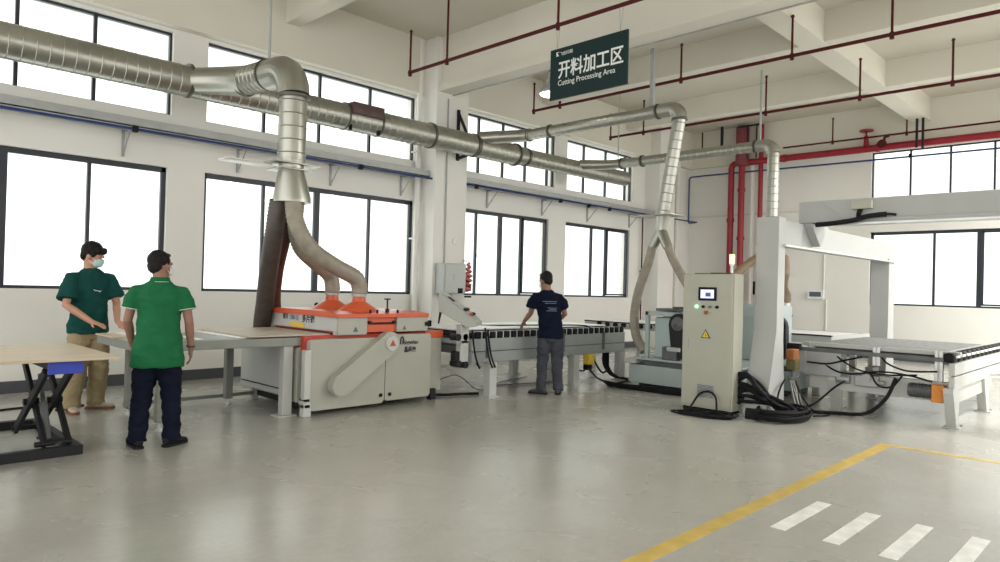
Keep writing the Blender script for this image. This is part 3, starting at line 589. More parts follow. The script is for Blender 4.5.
# ---------------------------------------------------------------- electrical box on the pillar, air hose
eb=thing('electrical_box',(8.42,9.58,1.3),'grey electrical box on the white pillar above the slanted console','box')
MB().box(8.16,9.45,1.32,8.70,9.69,1.87,.012).build('case',mat('grey_green_box',(.47,.50,.48),.4),eb,False)
MB().box(8.19,9.435,1.35,8.67,9.45,1.84,.006).build('door',mat('grey_green_box_door',(.49,.52,.50),.4),eb,False)
MB().box(8.38,9.43,1.56,8.395,9.436,1.68).build('latch',M['tray'],eb,False)
MB().cyl((8.36,9.68,1.87),(8.36,9.68,4.9),.014,None,8).build('conduit',M['tray'],eb)
for k in (0,.06,.1): MB().tube(bez([(8.25+k,9.5,1.33),(8.22+k,9.46,1.2),(8.15+k*.5,9.5,1.05),(8.1,9.5,.75)],6),.012,8).build('cable',M['cable'],eb)
tag(MB().lathe((8.62,9.695,2.3),(0,-1,0),[(0,.07),(.01,.07),(.02,.05),(.012,.02)]).build('wall_socket_ring',M['wall']),'small round cover on the pillar above the electrical box','fitting')
rh=thing('air_hose',(8.9,9.6,1.1),'loose coil of red air hose with black fittings hanging on pillar edge','hose')
b=MB(); pts=[]
for i in range(120): t=i/119; a=t*PI*13; q=min(1,.25+1.6*t); pts.append((8.86+.07*math.cos(a)*q-.05*t,9.55+.06*math.sin(a)*q,1.90-.55*t))
b.tube(pts,.027,8); b.build('coil',M['redp'],rh)
for z in (1.55,1.42,1.25): MB().box(8.74,9.5,z,8.90,9.54,z+.035,.01).build('fitting',M['black'],rh)
MB().cyl((8.83,9.69,1.95),(8.83,9.55,1.92),.01,None,8).build('hook',M['tray'],rh)

# ---------------------------------------------------------------- control console
cc=thing('control_console',(6.1,6.75,0),'slanted grey control console on a bent post at the start of the conveyor','console')
yb_,yf_=7.0,6.5; x0_,x1_=5.90,6.38
prof=[(7.0,1.375),(6.5,1.0),(6.5,.95),(6.62,.93),(7.0,1.13)]
rotc=Matrix.Translation((6.14,6.75,0))@Matrix.Rotation(math.radians(38),4,'Z')@Matrix.Translation((-6.14,-6.75,0))
cm=MB().prism(prof,'x',x0_,x1_,.010); cm.b.transform(rotc); cm.build('case',mat('grey_console_paint',(.40,.41,.37),.45),cc,False)
b=MB(); b.box(6.02,6.60,.48,6.16,6.70,.96,.01); b.build('post',M['cream2'],cc,False)
sl_=(V((0,6.5,1.0))-V((0,7.0,1.375))).normalized(); nr=V((0,-.6,.8)); nr=(nr-sl_*nr.dot(sl_)).normalized()
mt=Matrix((V((1,0,0)),-sl_,nr)).transposed().to_4x4(); mt.translation=V((6.14,6.75,1.188)); mt=rotc@mt
def onpanel(mb): mb.b.transform(mt); return mb
onpanel(MB().box(-.21,-.27,0,.21,.27,.008,.004)).build('panel',M['tray'],cc,False)
onpanel(MB().box(-.15,.10,.008,.0,.20,.014,.003)).build('display',M['black'],cc,False)
for i in range(4):
    for j in range(2): onpanel(MB().cyl((-.14+.09*i,-.18+.1*j,.006),(-.14+.09*i,-.18+.1*j,.035),.022,None,10)).build('button',M['black'] if (i+j)%4 else M['dred'],cc)
MB().cyl((6.3,6.95,1.36),(6.3,6.95,1.43),.035).build('emergency_stop',M['black'],cc)
for k,(x,z) in enumerate(((6.10,.9),(6.33,.92),(6.38,.9))): MB().tube(bez([(x,6.48,z),(x-.01,6.42,z-.25),(x+.04,6.42,.5),(x+.15,6.48,.40),(x+.2,6.6,.46)],6),.012,8).build('cable',M['cable'],cc)

# ---------------------------------------------------------------- roller conveyor
rc=thing('roller_conveyor',(7.9,7.3,0),'long grey roller conveyor with black rollers running to the trimming saw','conveyor')
b=MB()
for y in (6.55,8.05): b.box(6.18,y,.46,9.62,y+.07,.60,.006); b.box(6.18,y,.61,9.62,y+.07,.775,.006)
for x in (6.6,7.9,9.2): b.box(x,6.62,.5,x+.08,8.05,.6)
b.build('side_rails',M['rail'],rc,False)
b=MB(); b.box(6.18,6.545,.60,9.62,6.55,.612); b.build('groove',M['grate'],rc,False)
for (x,y) in ((6.46,6.5),(8.26,6.52),(9.44,6.5),(6.46,8.0),(8.5,8.0),(9.44,8.0)):
    b=MB(); b.box(x,y,.012,x+.13,y+.12,.46,.006); b.box(x-.03,y-.03,0,x+.16,y+.15,.012); b.build('leg',M['cream2'],rc,False)
N_R=25
for i in range(N_R):
    x=6.29+i*(9.54-6.29)/(N_R-1)
    r=MB().cyl((x,6.60,.815),(x,8.04,.815),.042,None,12).build('roller',M['blackm'],rc)
    b=MB(); b.box(x-.042,6.545,.775,x+.042,6.60,.865,.014); b.build('roller_bearing',M['black'],r,False)
    b=MB(); b.box(x+.055,6.56,.775,x+.072,6.60,.86,.004); b.build('clip',M['alu'],r,False)
MB().box(6.22,6.70,.846,9.6,6.72,.858,.003).build('guide_rail',M['alu'],rc,False)
for x in (6.42,8.0,9.0): MB().box(x,6.525,.52,x+.04,6.55,.80,.005).build('bracket',M['grate'],rc,False)
MB().box(5.95,6.62,.50,6.18,6.72,.62,.01).build('drive_housing',M['blackm'],rc,False)
MB().box(5.94,6.60,.72,6.18,8.05,.76,.006).build('infeed_bridge',M['rail'],rc,False)
for x,z in ((6.0,.46),(6.12,.44),(5.98,.80),(6.1,.80)): MB().cyl((x,6.60,z),(x,6.74,z),.045).build('drive_wheel',M['blackm'],rc)
MB().box(8.60,6.50,.30,8.74,6.62,.46,.01).build('orange_sensor_box',M['yellow'],rc,False)['label']='yellow junction box hanging below the rail'
MB().box(8.58,6.50,.22,8.68,6.6,.30,.01).build('plug',M['black'],rc,False)
MB().tube(bez([(7.0,7.9,.86),(8.0,6.85,.905),(8.6,6.62,.90),(8.75,6.6,.85)],8),.010,8).build('loose_cable',M['cable'],rc)
tag(MB().box(6.24,6.93,.859,9.6,8.12,.875,.002).build('white_sheet_panel',M['white'],None,False),'long white panel lying on the rear half of the roller conveyor','panel')

# transfer conveyor behind
tc=thing('transfer_conveyor',(11.2,5.8,0),'far transverse conveyor with white top behind the gantry and saw','conveyor')
b=MB(); b.box(10.55,3.62,.76,10.62,8.1,.87,.006); b.box(12.2,3.62,.76,12.27,8.1,.87,.006); b.box(10.62,8.03,.76,12.2,8.1,.87); b.box(10.62,3.62,.76,12.2,3.69,.87); b.build('frame',M['cream2'],tc,False)
b=MB(); b.box(10.66,3.75,.855,12.15,8.0,.865); b.build('belt',M['white'],tc,False)
for (x,y) in ((10.57,3.8),(12.15,3.8),(10.57,5.9),(12.15,5.9),(10.57,7.9),(12.15,7.9)): MB().box(x,y,0,x+.09,y+.09,.76,.006).build('leg',M['cream2'],tc,False)
MB().box(10.54,3.62,.865,10.60,8.1,.885,.004).build('guide_strip',M['blackm'],tc,False)
for i in range(9): MB().cyl((10.50,6.3+i*.18,.83),(10.56,6.3+i*.18,.83),.04,None,10).build('wheel',M['black'],tc)

# ---------------------------------------------------------------- trimming saw (teal)
def saw(x,y0,y1,label,detail=True):
    s=thing('trimming_saw',(x+.5,(y0+y1)/2,0),label,'machine')
    b=MB(); b.box(x,y0,.09,x+1.0,y1,.36,.012); b.build('base',M['teal'],s,False)
    b=MB(); b.box(x+.06,y0+.1,0,x+.9,y1-.15,.09,.004); b.build('skid',M['blackm'],s,False)
    MB().box(x-.02,y0+.0,.44,x+.98,y1-.08,.47,.006).build('slide_plate',M['teal'],s,False)
    MB().box(x+.06,y0+.1,.36,x+.9,y1-.2,.44,.006).build('slide_way',M['grate'],s,False)
    MB().box(x-.06,y1-.16,.38,x+.3,y1+.06,.45,.01).build('end_block',M['cream2'],s,False)
    yb=y1-.30
    b=MB(); b.box(x+.04,yb,.47,x+.10,yb+.06,1.16,.006); b.box(x+.55,yb,.47,x+.61,yb+.06,1.16,.006); b.box(x+.04,yb-.5,1.10,x+.61,yb+.06,1.16,.006); b.build('frame',M['teal'],s,False)
    MB().box(x+.16,yb-.32,.47,x+.56,yb-.03,1.08,.03,3).build('motor_housing',mat('light_teal_cover',(.46,.55,.55),.4),s,False)
    b=MB(); b.box(x+.15,yb-.42,1.17,x+.5,yb-.05,1.21,.01); b.box(x+.2,yb-.4,1.21,x+.4,yb-.3,1.24,.01); b.build('top_plate',M['grate'],s,False)
    yc=yb-.50
    g=MB().prism([(p[0],p[1]) for p in obround((yc,1.0),.15,(yc-.03,.62),.13)],'x',x+.02,x+.13,.01).build('belt_guard',M['blackm'],s,True,40)
    MB().lathe((x+.02,yc,1.0),(-1,0,0),[(0,.10),(.012,.10),(.02,.045),(.03,.03)]).build('pulley_cap',M['grate'],g)
    MB().box(x+.0,yb-.50,.47,x+.12,yb-.26,.66,.012).build('lower_motor',M['grate'],s,False)
    MB().box(x-.01,yb-.56,.60,x+.03,yb-.34,.66,.01).build('bracket',M['alu'],s,False)
    return s
saw(8.86,4.15,5.95,'pale teal saw unit with black belt guard, left of the control cabinet')
s2=saw(9.95,3.95,5.0,'second pale teal saw unit behind the gantry post and cabinet')
MB().box(10.0,4.15,.47,10.45,4.95,1.30,.02).build('tall_cover',M['teal'],s2,False)
b=MB(); b.lathe((10.1,3.86,.5),(0,1,0),[(0,.10),(.02,.12),(.07,.12),(.09,.10)]); b.build('handwheel',M['black'],s2)

# ---------------------------------------------------------------- control cabinet
cb=thing('control_cabinet',(7.97,4.15,0),'tall beige electrical control cabinet with touch screen and warning triangle','cabinet')
MB().box(7.862,3.81,.04,8.10,4.49,1.69,.008).build('case',M['cabinet'],cb,False)
MB().box(7.845,3.83,.07,7.862,4.475,1.675,.006).build('door',M['cabinet'],cb,False)
MB().box(7.88,3.83,0,8.09,4.47,.04).build('plinth',M['black'],cb,False)
scr=MB().box(7.83,4.03,1.36,7.846,4.27,1.525,.008).build('touch_screen_bezel',M['black'],cb,False)
MB().box(7.827,4.06,1.39,7.831,4.235,1.495,.001).build('screen',M['screen'],scr,False)
MB().box(7.826,4.10,1.41,7.8275,4.17,1.46).build('screen_image',M['inkb'],scr,False)
for y,m in ((4.29,'glow'),(4.20,'black'),(4.11,'grate'),(4.02,'black')): MB().cyl((7.846,y,1.285),(7.822,y,1.285),.018,None,14).build('button' if m!='glow' else 'pilot_light',M[m],cb)
b=MB(); b.cyl((7.846,4.155,1.215),(7.825,4.155,1.215),.022,None,14); b.build('selector_base',M['yellow'],cb)
MB().cyl((7.825,4.150,1.215),(7.80,4.150,1.215),.024,None,14).build('emergency_stop',mat('rust_red_button',(.35,.08,.03),.4),cb)
w_=MB().prism([(4.10,.90),(4.225,.90),(4.1625,1.01)],'x',7.841,7.845).build('warning_triangle',M['ink'],cb,False)
MB().prism([(4.118,.910),(4.207,.910),(4.1625,.992)],'x',7.839,7.841).build('triangle_field',M['yellow'],w_,False)
MB().prism([(4.158,.915),(4.170,.938),(4.160,.938),(4.168,.972),(4.152,.935),(4.162,.935)],'x',7.837,7.839).build('lightning_bolt',M['ink'],w_,False)
MB().box(7.835,4.39,.76,7.845,4.405,.88,.003).build('door_handle',M['tray'],cb,False)
vt=MB().box(7.841,4.03,.17,7.845,4.27,.345).build('vent_panel',M['tray'],cb,False)
b=MB()
for i in range(9): b.box(7.838,4.045,.182+i*.017,7.841,4.255,.190+i*.017)
b.build('vent_louvres',M['grate'],vt,False)
b=MB(); b.box(7.9,4.2,1.69,8.0,4.36,1.70); b.box(7.9,3.95,1.69,8.05,4.15,1.705); b.build('lifting_plate',M['black'],cb,False)
bl=thing('beacon_lamp',(7.98,3.93,1.69),'small signal beacon glowing amber on top of the control cabinet','lamp')
MB().cyl((7.98,3.91,1.705),(7.98,3.91,1.79),.017,None,12).build('stem',M['alu'],bl); MB().cyl((7.98,3.91,1.79),(7.98,3.91,1.82),.028,None,16).build('collar',M['alu'],bl)
MB().cyl((7.98,3.91,1.82),(7.98,3.91,1.93),.03,None,16).build('lens',M['amber'],bl)

# ---------------------------------------------------------------- gantry
gt=thing('gantry_portal',(10.5,3.6,0),'large white steel gantry with flared post beside the control cabinet','gantry')
def postm(x0,x1,y0,y1,fl,zt,nm):
    b=MB(); b.prism([(x0-fl,.012),(x1+.07,.012),(x1+.05,.35),(x1,.9),(x1,zt),(x0,zt),(x0,1.02)],'y',y0,y1,.006); b.box(x0-fl-.04,y0-.06,0,x1+.11,y1+.06,.012); return b.build(nm,M['gantry'],gt,False)
postm(8.30,8.50,3.48,3.76,.28,2.40,'front_post')
postm(12.72,13.02,3.48,3.76,.1,2.10,'rear_post')
b=MB(); b.box(8.50,3.50,2.07,13.05,3.74,2.375,.006); b.build('crossbar',M['gantry'],gt,False)
b=MB(); b.box(8.42,3.44,2.045,13.1,3.50,2.07,.003); b.build('guide_rail',M['alu'],gt,False)
b=MB(); b.box(9.25,-2.5,2.40,9.55,3.62,2.68,.006); b.box(9.23,-2.5,2.375,9.27,3.2,2.43,.004); b.build('bridge_beam',M['gantry'],gt,False)
b=MB(); b.box(9.20,-2.5,2.35,9.36,3.2,2.38,.003); b.build('bridge_rail',M['alu'],gt,False)
b=MB(); b.prism([(3.34,2.66),(3.36,2.66),(3.02,2.4),(2.99,2.4)],'x',9.235,9.25); b.prism([(9.1,2.38),(9.75,2.38),(9.42,2.1)],'y',3.40,3.50,.004); b.build('gusset_plate',M['gantry'],gt,False)
# second portal post standing out of frame on the right
b=MB(); b.box(9.25,-2.5,0,9.55,-2.2,2.40,.006); b.build('side_post',M['gantry'],gt,False)
jb=MB().box(9.17,2.72,2.54,9.25,2.95,2.64,.006).build('junction_box',M['cabinet'],gt,False)
MB().tube(bez([(9.2,2.85,2.55),(9.2,2.87,2.47),(9.15,2.84,2.42)],6),.03,8).build('cable_gland',M['black'],jb)
b=MB(); P=bez([(9.12,3.35,2.36),(9.12,3.15,2.37),(9.13,2.9,2.40),(9.14,2.75,2.44),(9.18,2.55,2.46),(9.2,2.45,2.45)],8); b.tube(P[:-8],.032,10); b.tube(P,.015,8); b.build('energy_chain',M['black'],gt)
ob=MB().box(8.58,3.38,.66,8.75,3.48,.79,.01).build('orange_valve_block',mat('dull_orange',(.30,.10,.02),.5,var=.15),gt,False); ob['label']='orange and yellow valve block'
MB().box(8.59,3.36,.54,8.74,3.48,.66,.01).build('valve_block_lower',mat('olive_valve',(.09,.08,.02),.5),ob,False)
b=MB(); b.cyl((8.68,3.42,.44),(8.68,3.42,.52),.03); b.box(8.6,3.4,.42,8.80,3.46,.45,.01); b.cyl((8.8,3.43,.43),(8.86,3.43,.46),.015); b.build('air_regulator',M['grate'],gt,False)
for i in range(9):
    x=8.58+.03*i; MB().tube(bez([(8.62+.012*i,3.44,.42),(x,3.40,.3),(x-.03*(i%3),3.38-.03*(i%2),.15),(x+.02,3.3,.02)],5),.006,6).build('thin_wire',M['cablew'] if i%2 else M['cableg'],gt)

# ---------------------------------------------------------------- cutting table
ct2=thing('cutting_table',(10.3,2.6,0),'white cutting table with grey slatted bed and black edge rollers','table')
b=MB(); b.box(9.30,1.83,.27,11.4,1.90,.44); 
for z0_,z1_ in ((.45,.585),(.60,.735)): b.box(9.08,1.80,z0_,12.6,1.86,z1_,.006)
b.box(9.30,1.90,.27,9.38,3.45,.50,.006); b.build('frame',M['cream2'],ct2,False)
b=MB(); b.box(9.22,1.86,.735,12.6,3.5,.78,.004); b.build('inner_deck',M['grate'],ct2,False)
bedm=mat('grey_brush_bed',(.36,.365,.36),.7,var=.25,vscale=30)
b=MB(); b.box(9.42,1.95,.80,11.5,3.46,.842,.003)
for i in range(34): b.box(9.46+i*.06,1.97,.842,9.485+i*.06,3.44,.850)
b.build('slatted_bed',bedm,ct2,False)
b=MB(); b.box(9.33,1.80,.80,9.42,3.58,.852,.004); b.build('edge_rail',M['cream2'],ct2,False)
MB().cyl((9.36,1.98,.765),(9.36,3.45,.765),.026,None,14).build('front_tube',M['grate'],ct2)
for (y,z) in ((3.40,.42),(2.62,.62),(1.96,.50)): 
    b=MB(); b.box(9.29,y,z,9.325,y+.035,.85,.003); b.box(9.29,y+.05,z,9.325,y+.085,.85,.003); b.box(9.31,y,z,9.33,y+.085,.84); b.build('support_bar',M['alu'],ct2,False)
for i in range(13):
    x=9.16+i*.26; r=MB().box(x-.02,1.82,.735,x+.17,1.93,.845,.03,3).build('edge_roller',M['black'],ct2,True); MB().box(x+.05,1.80,.79,x+.21,1.825,.82,.008).build('roller_pin',M['white'],r)
for (x,y) in ((9.18,1.80),(10.88,1.80),(9.40,3.12),(10.88,3.12)):
    b=MB(); b.prism([(x+.02,.012),(x+.15,.012),(x+.15,.46),(x-.15,.46),(x-.15,.40)],'y',y,y+.10,.004); b.box(x,y-.04,0,x+.20,y+.13,.012); lg=b.build('leg',M['cream2'],ct2,False)
    MB().cyl((x+.17,y-.02,.012),(x+.17,y-.02,.03),.014,None,8).build('anchor_bolt',M['tray'],lg)
b=MB(); b.box(9.22,3.05,.44,9.45,3.52,.74,.006); b.box(9.15,3.46,.47,9.22,3.58,.74,.004); b.build('side_gearbox_plate',M['tray'],ct2,False)
b=MB(); b.prism([(1.95,.30),(3.15,.44),(3.15,.52),(1.95,.45)],'x',9.40,9.44,.004); b.build('lower_beam',M['cream2'],ct2,False)
mo=MB(); mo.cyl((9.28,2.06,.38),(9.28,2.30,.38),.075,None,20); mo.build('motor',M['grate'],ct2)
b=MB()
for i in range(8): b.cyl((9.28,2.08+i*.027,.38),(9.28,2.09+i*.027,.38),.085,None,20)
b.build('motor_fins',M['grate'],ct2)
gb=MB().box(9.18,1.92,.27,9.34,2.05,.47,.012).build('orange_gearbox',M['orangebox'],ct2,False); gb['label']='orange drive gearbox'
b=MB(); b.cyl((9.17,1.99,.37),(9.34,1.99,.37),.05); b.build('gear_cap',M['orangebox'],gb)
b=MB(); b.box(9.24,2.62,.35,9.40,2.90,.50,.02); b.cyl((9.28,2.95,.42),(9.28,3.1,.42),.05); b.cyl((9.22,2.75,.47),(9.3,2.75,.47),.05); b.cyl((9.24,2.55,.42),(9.24,2.62,.42),.03); b.build('drive_unit',M['tray'],ct2,False)
MB().cyl((9.1,3.50,.79),(9.1,3.66,.79),.045,None,16).build('end_wheel',M['black'],ct2)
for k,pts in enumerate(([(9.25,3.3,.62),(9.2,3.1,.52),(9.2,2.9,.5),(9.2,2.6,.56),(9.2,2.3,.55),(9.22,2.05,.50)],[(9.25,3.15,.74),(9.2,3.0,.64),(9.2,2.8,.55),(9.2,2.5,.53),(9.2,2.2,.56)],[(9.25,2.6,.74),(9.2,2.5,.66),(9.2,2.3,.60),(9.22,2.0,.62)],[(9.2,2.7,.54),(9.16,2.6,.40),(9.16,2.45,.40),(9.2,2.35,.54)],[(9.2,3.45,.6),(9.2,3.2,.60),(9.22,3.0,.66),(9.22,2.8,.72)])):
    MB().tube(bez(pts,6),.011,8).build('cable',M['cable'],ct2)
b=MB(); b.tube([(11.0,1.86,.50),(12.5,.9,.50)],.02,10); b.tube([(11.0,1.84,.44),(12.5,.85,.44)],.012,8); tag(b.build('side_bar',M['alu']),'grey metal bar leading off right from the cutting table','bar')

# ---------------------------------------------------------------- cables on the floor
def cable(pts,r,label,m='cable',grp=None,n_=8): return tag(MB().tube(bez(pts,8),r,n_).build('power_cable',M[m]),label,'cable',grp)
cable([(9.2,2.42,.50),(9.1,2.5,.25),(9.05,2.7,.06),(9.0,3.0,.025),(8.85,3.25,.025),(8.6,3.3,.05),(8.4,3.25,.08)],.022,'thick black cable looping down from the cutting table to the heap')
cable([(9.25,2.98,.42),(9.2,3.12,.30),(9.1,3.3,.1),(8.95,3.42,.03),(8.7,3.30,.03),(8.45,3.2,.06)],.012,'thin black cable looping from the table leg to the heap')
cable([(8.7,3.4,.40),(8.62,3.3,.25),(8.75,3.2,.06),(9.0,3.1,.012),(8.8,3.05,.012),(8.5,3.1,.03)],.010,'thin black cable looping down below the orange valve block')
cable([(8.5,3.45,.42),(8.3,3.42,.34),(8.2,3.4,.2),(8.3,3.3,.08),(8.5,3.25,.03)],.012,'thin black cable looping across the gantry post foot')
rr=random.Random(3)
for i in range(13):
    z0_=.50-.03*i; y0_=3.80; o=.030+.022*(i%5); 
    j1,j2,j3=[rr.uniform(-.06,.06) for _ in range(3)]
    cable([(8.0,y0_,z0_),(7.98+.02*(i%3),3.68+j1*.3,z0_-.01+abs(j2)),(8.02+j1,3.55-.012*i,z0_*.62+.03+abs(j3)*1.2),(8.1+.03*(i%4)+j2,3.38-.02*(i%5),o+.05+abs(j1)),(8.25+.05*(i%3),3.25,o),(8.05,3.15+.02*(i%3),o),(7.85,3.35,o),(7.78-.01*(i%3),3.6,o)],.019,'black hose spilling from the cabinet side into a tangled floor heap',grp='black hoses heaped beside the cabinet')
for i in range(6):
    rx=.30+.03*i; ry=.20+.015*i; c=(8.1+.02*i,3.33,.03+.028*(i%4)); pts=[(c[0]+rx*math.cos(a)+rr.uniform(-.02,.02),c[1]+ry*math.sin(a),c[2]+rr.uniform(0,.012)) for a in [k*PI/5 for k in range(10)]]
    cable(pts+[pts[0]],.019,'black hose loop lying in the heap at the gantry post foot',grp='black hose loops on the floor heap')
for i in range(6):
    rx=.13+.02*(i%3); ry=.34-.03*i; pts=[(7.55+.02*i+rx*math.cos(a)*rr.uniform(.8,1.1),4.08-.05*i+ry*math.sin(a)*rr.uniform(.85,1.1),.012+.014*(i%3)) for a in [k*PI/5 for k in range(10)]]
    cable(pts+[pts[0]],.010,'thin black cable coil on the floor in front of the cabinet',grp='thin cable coils before the cabinet')
cable([(7.60,4.25,.02),(7.72,4.25,.10),(7.80,4.2,.22),(7.80,4.08,.26),(7.78,3.98,.2),(7.75,3.95,.03)],.012,'thin black cable arching up over the cabinet vent')
cable([(8.62,6.54,.26),(8.7,6.4,.10),(8.85,6.25,.03),(9.1,6.25,.02),(9.4,6.3,.02)],.014,'black cable drooping from the yellow box under the conveyor')
cable([(8.9,6.7,.46),(8.95,6.6,.25),(9.1,6.6,.14),(9.3,6.65,.2),(9.38,6.7,.45)],.016,'black hose hanging in a U under the conveyor end')
cable([(8.9,7.2,.46),(8.95,7.1,.2),(9.2,7.05,.12),(9.4,7.1,.3),(9.42,7.2,.46)],.014,'second black hose drooping farther back under the conveyor end')
for k in range(5): cable([(9.3+.03*k,6.75,.46),(9.28+.03*k,6.72,.25),(9.34+.02*k,6.6,.08),(9.5+.02*k,6.4,.02),(9.35,6.25,.02)],.014,'black hose in the vertical bundle at the conveyor end',grp='hose bundle under the conveyor end')
for k in range(4): cable([(8.75-.02*k,6.25+.02*k,.015+.02*k),(8.66-.02*k,5.9,.015+.02*k),(8.66-.01*k,5.5,.02+.02*k),(8.72,5.0,.015+.02*k),(8.8,4.5,.015)],.015,'black cable lying along the floor before the teal saw base',grp='cables along the saw base')
cable([(5.95,7.0,.02),(6.1,6.9,.02),(6.3,6.85,.02),(6.5,6.75,.02)],.018,'thick black cable on the floor between planer and conveyor leg')
cable([(5.93,7.2,.10),(6.2,7.0,.25),(6.4,7.0,.22),(6.7,7.0,.03),(7.0,7.0,.02),(7.6,7.4,.015),(8.4,7.6,.015)],.007,'thin grey cable sagging under the roller conveyor','cableg')
cable([(6.7,6.7,.02),(7.1,7.2,.012),(7.7,7.1,.012),(8.3,6.9,.02)],.008,'thin dark cable wandering across floor under the conveyor','cableg')
cable([(7.6,6.0,.006),(8.0,5.95,.006),(7.9,5.4,.006),(7.7,4.9,.006),(7.55,4.5,.006)],.006,'pale cable trailing across the open floor to the cabinet coils','cablew')
cable([(1.45,8.9,.012),(1.8,8.95,.012),(2.1,8.8,.012),(2.3,8.75,.012),(2.0,8.6,.012)],.012,'black cable on the floor behind the left worker')
# small things on the far wall
tp=thing('wall_meter',(18,6.6,1.4),'small white wall panel with dark display on the far wall','panel')
MB().box(18.02,6.40,1.38,18.09,6.80,1.60,.01).build('case',M['white'],tp,False); MB().box(18.01,6.46,1.44,18.02,6.74,1.56,.003).build('display',M['lcd'],tp,False)
tag(MB().cyl((18.08,6.42,1.6),(18.08,6.42,3.6),.018,None,8).build('conduit',M['wall']),'thin pale conduit above the small wall meter','pipe')
tag(MB().cyl((18.08,6.35,.15),(18.08,6.35,1.38),.018,None,8).build('conduit',M['wall']),'thin pale conduit below the small wall meter','pipe')
tag(MB().box(18.0,8.15,1.45,18.09,8.3,1.8,.01).build('wall_switch_box',M['black']),'small dark box on the far wall right of cabinet','box')
wr=thing('water_pipe',(15.6,10.1,0),'thin dark pipe with taps standing on the wall left of the corner pillar','pipe')
MB().tube([(15.55,10.12,.15),(15.55,10.12,3.4)],.02,8).build('pipe',M['sprk'],wr)
for z in (1.95,1.65): MB().box(15.5,10.05,z,15.62,10.15,z+.05,.01).build('valve',M['black'],wr)

# ---------------------------------------------------------------- people
def remesh(mb,voxel,name,m,parent,smooth_it=3,wr=0.,wscale=9.,seed=0.,keep=None):
    bmesh.ops.recalc_face_normals(mb.b,faces=mb.b.faces)
    me=bpy.data.meshes.new('tmp'); mb.b.to_mesh(me); mb.b.free(); t=bpy.data.objects.new('tmp',me); COL.objects.link(t)
    r=t.modifiers.new('r','REMESH'); r.mode='VOXEL'; r.voxel_size=voxel; r.adaptivity=0
    q=t.modifiers.new('s','SMOOTH'); q.factor=.5; q.iterations=smooth_it
    bpy.context.view_layer.update(); out=bpy.data.meshes.new_from_object(t.evaluated_get(bpy.context.evaluated_depsgraph_get()))
    bpy.data.objects.remove(t); bpy.data.meshes.remove(me)
    if wr>0:
        nrm=[v.normal.copy() for v in out.vertices]
        for v,nn in zip(out.vertices,nrm):
            p=v.co*wscale; p.z*=1.6; f=noise.noise(p+V((seed,seed*2,0)))+.5*noise.noise(p*2.3+V((seed,0,0)))
            v.co=v.co+nn*(wr*f)
    return mkobj(name,out,m,parent,True,80)
def _ellh(self,c,rx,ry,rz,rot=None,u=16,v=10): k=1.05; return self.ell(c,rx*k,ry*k,rz*k,rot,u,v)
MB.ellh=_ellh
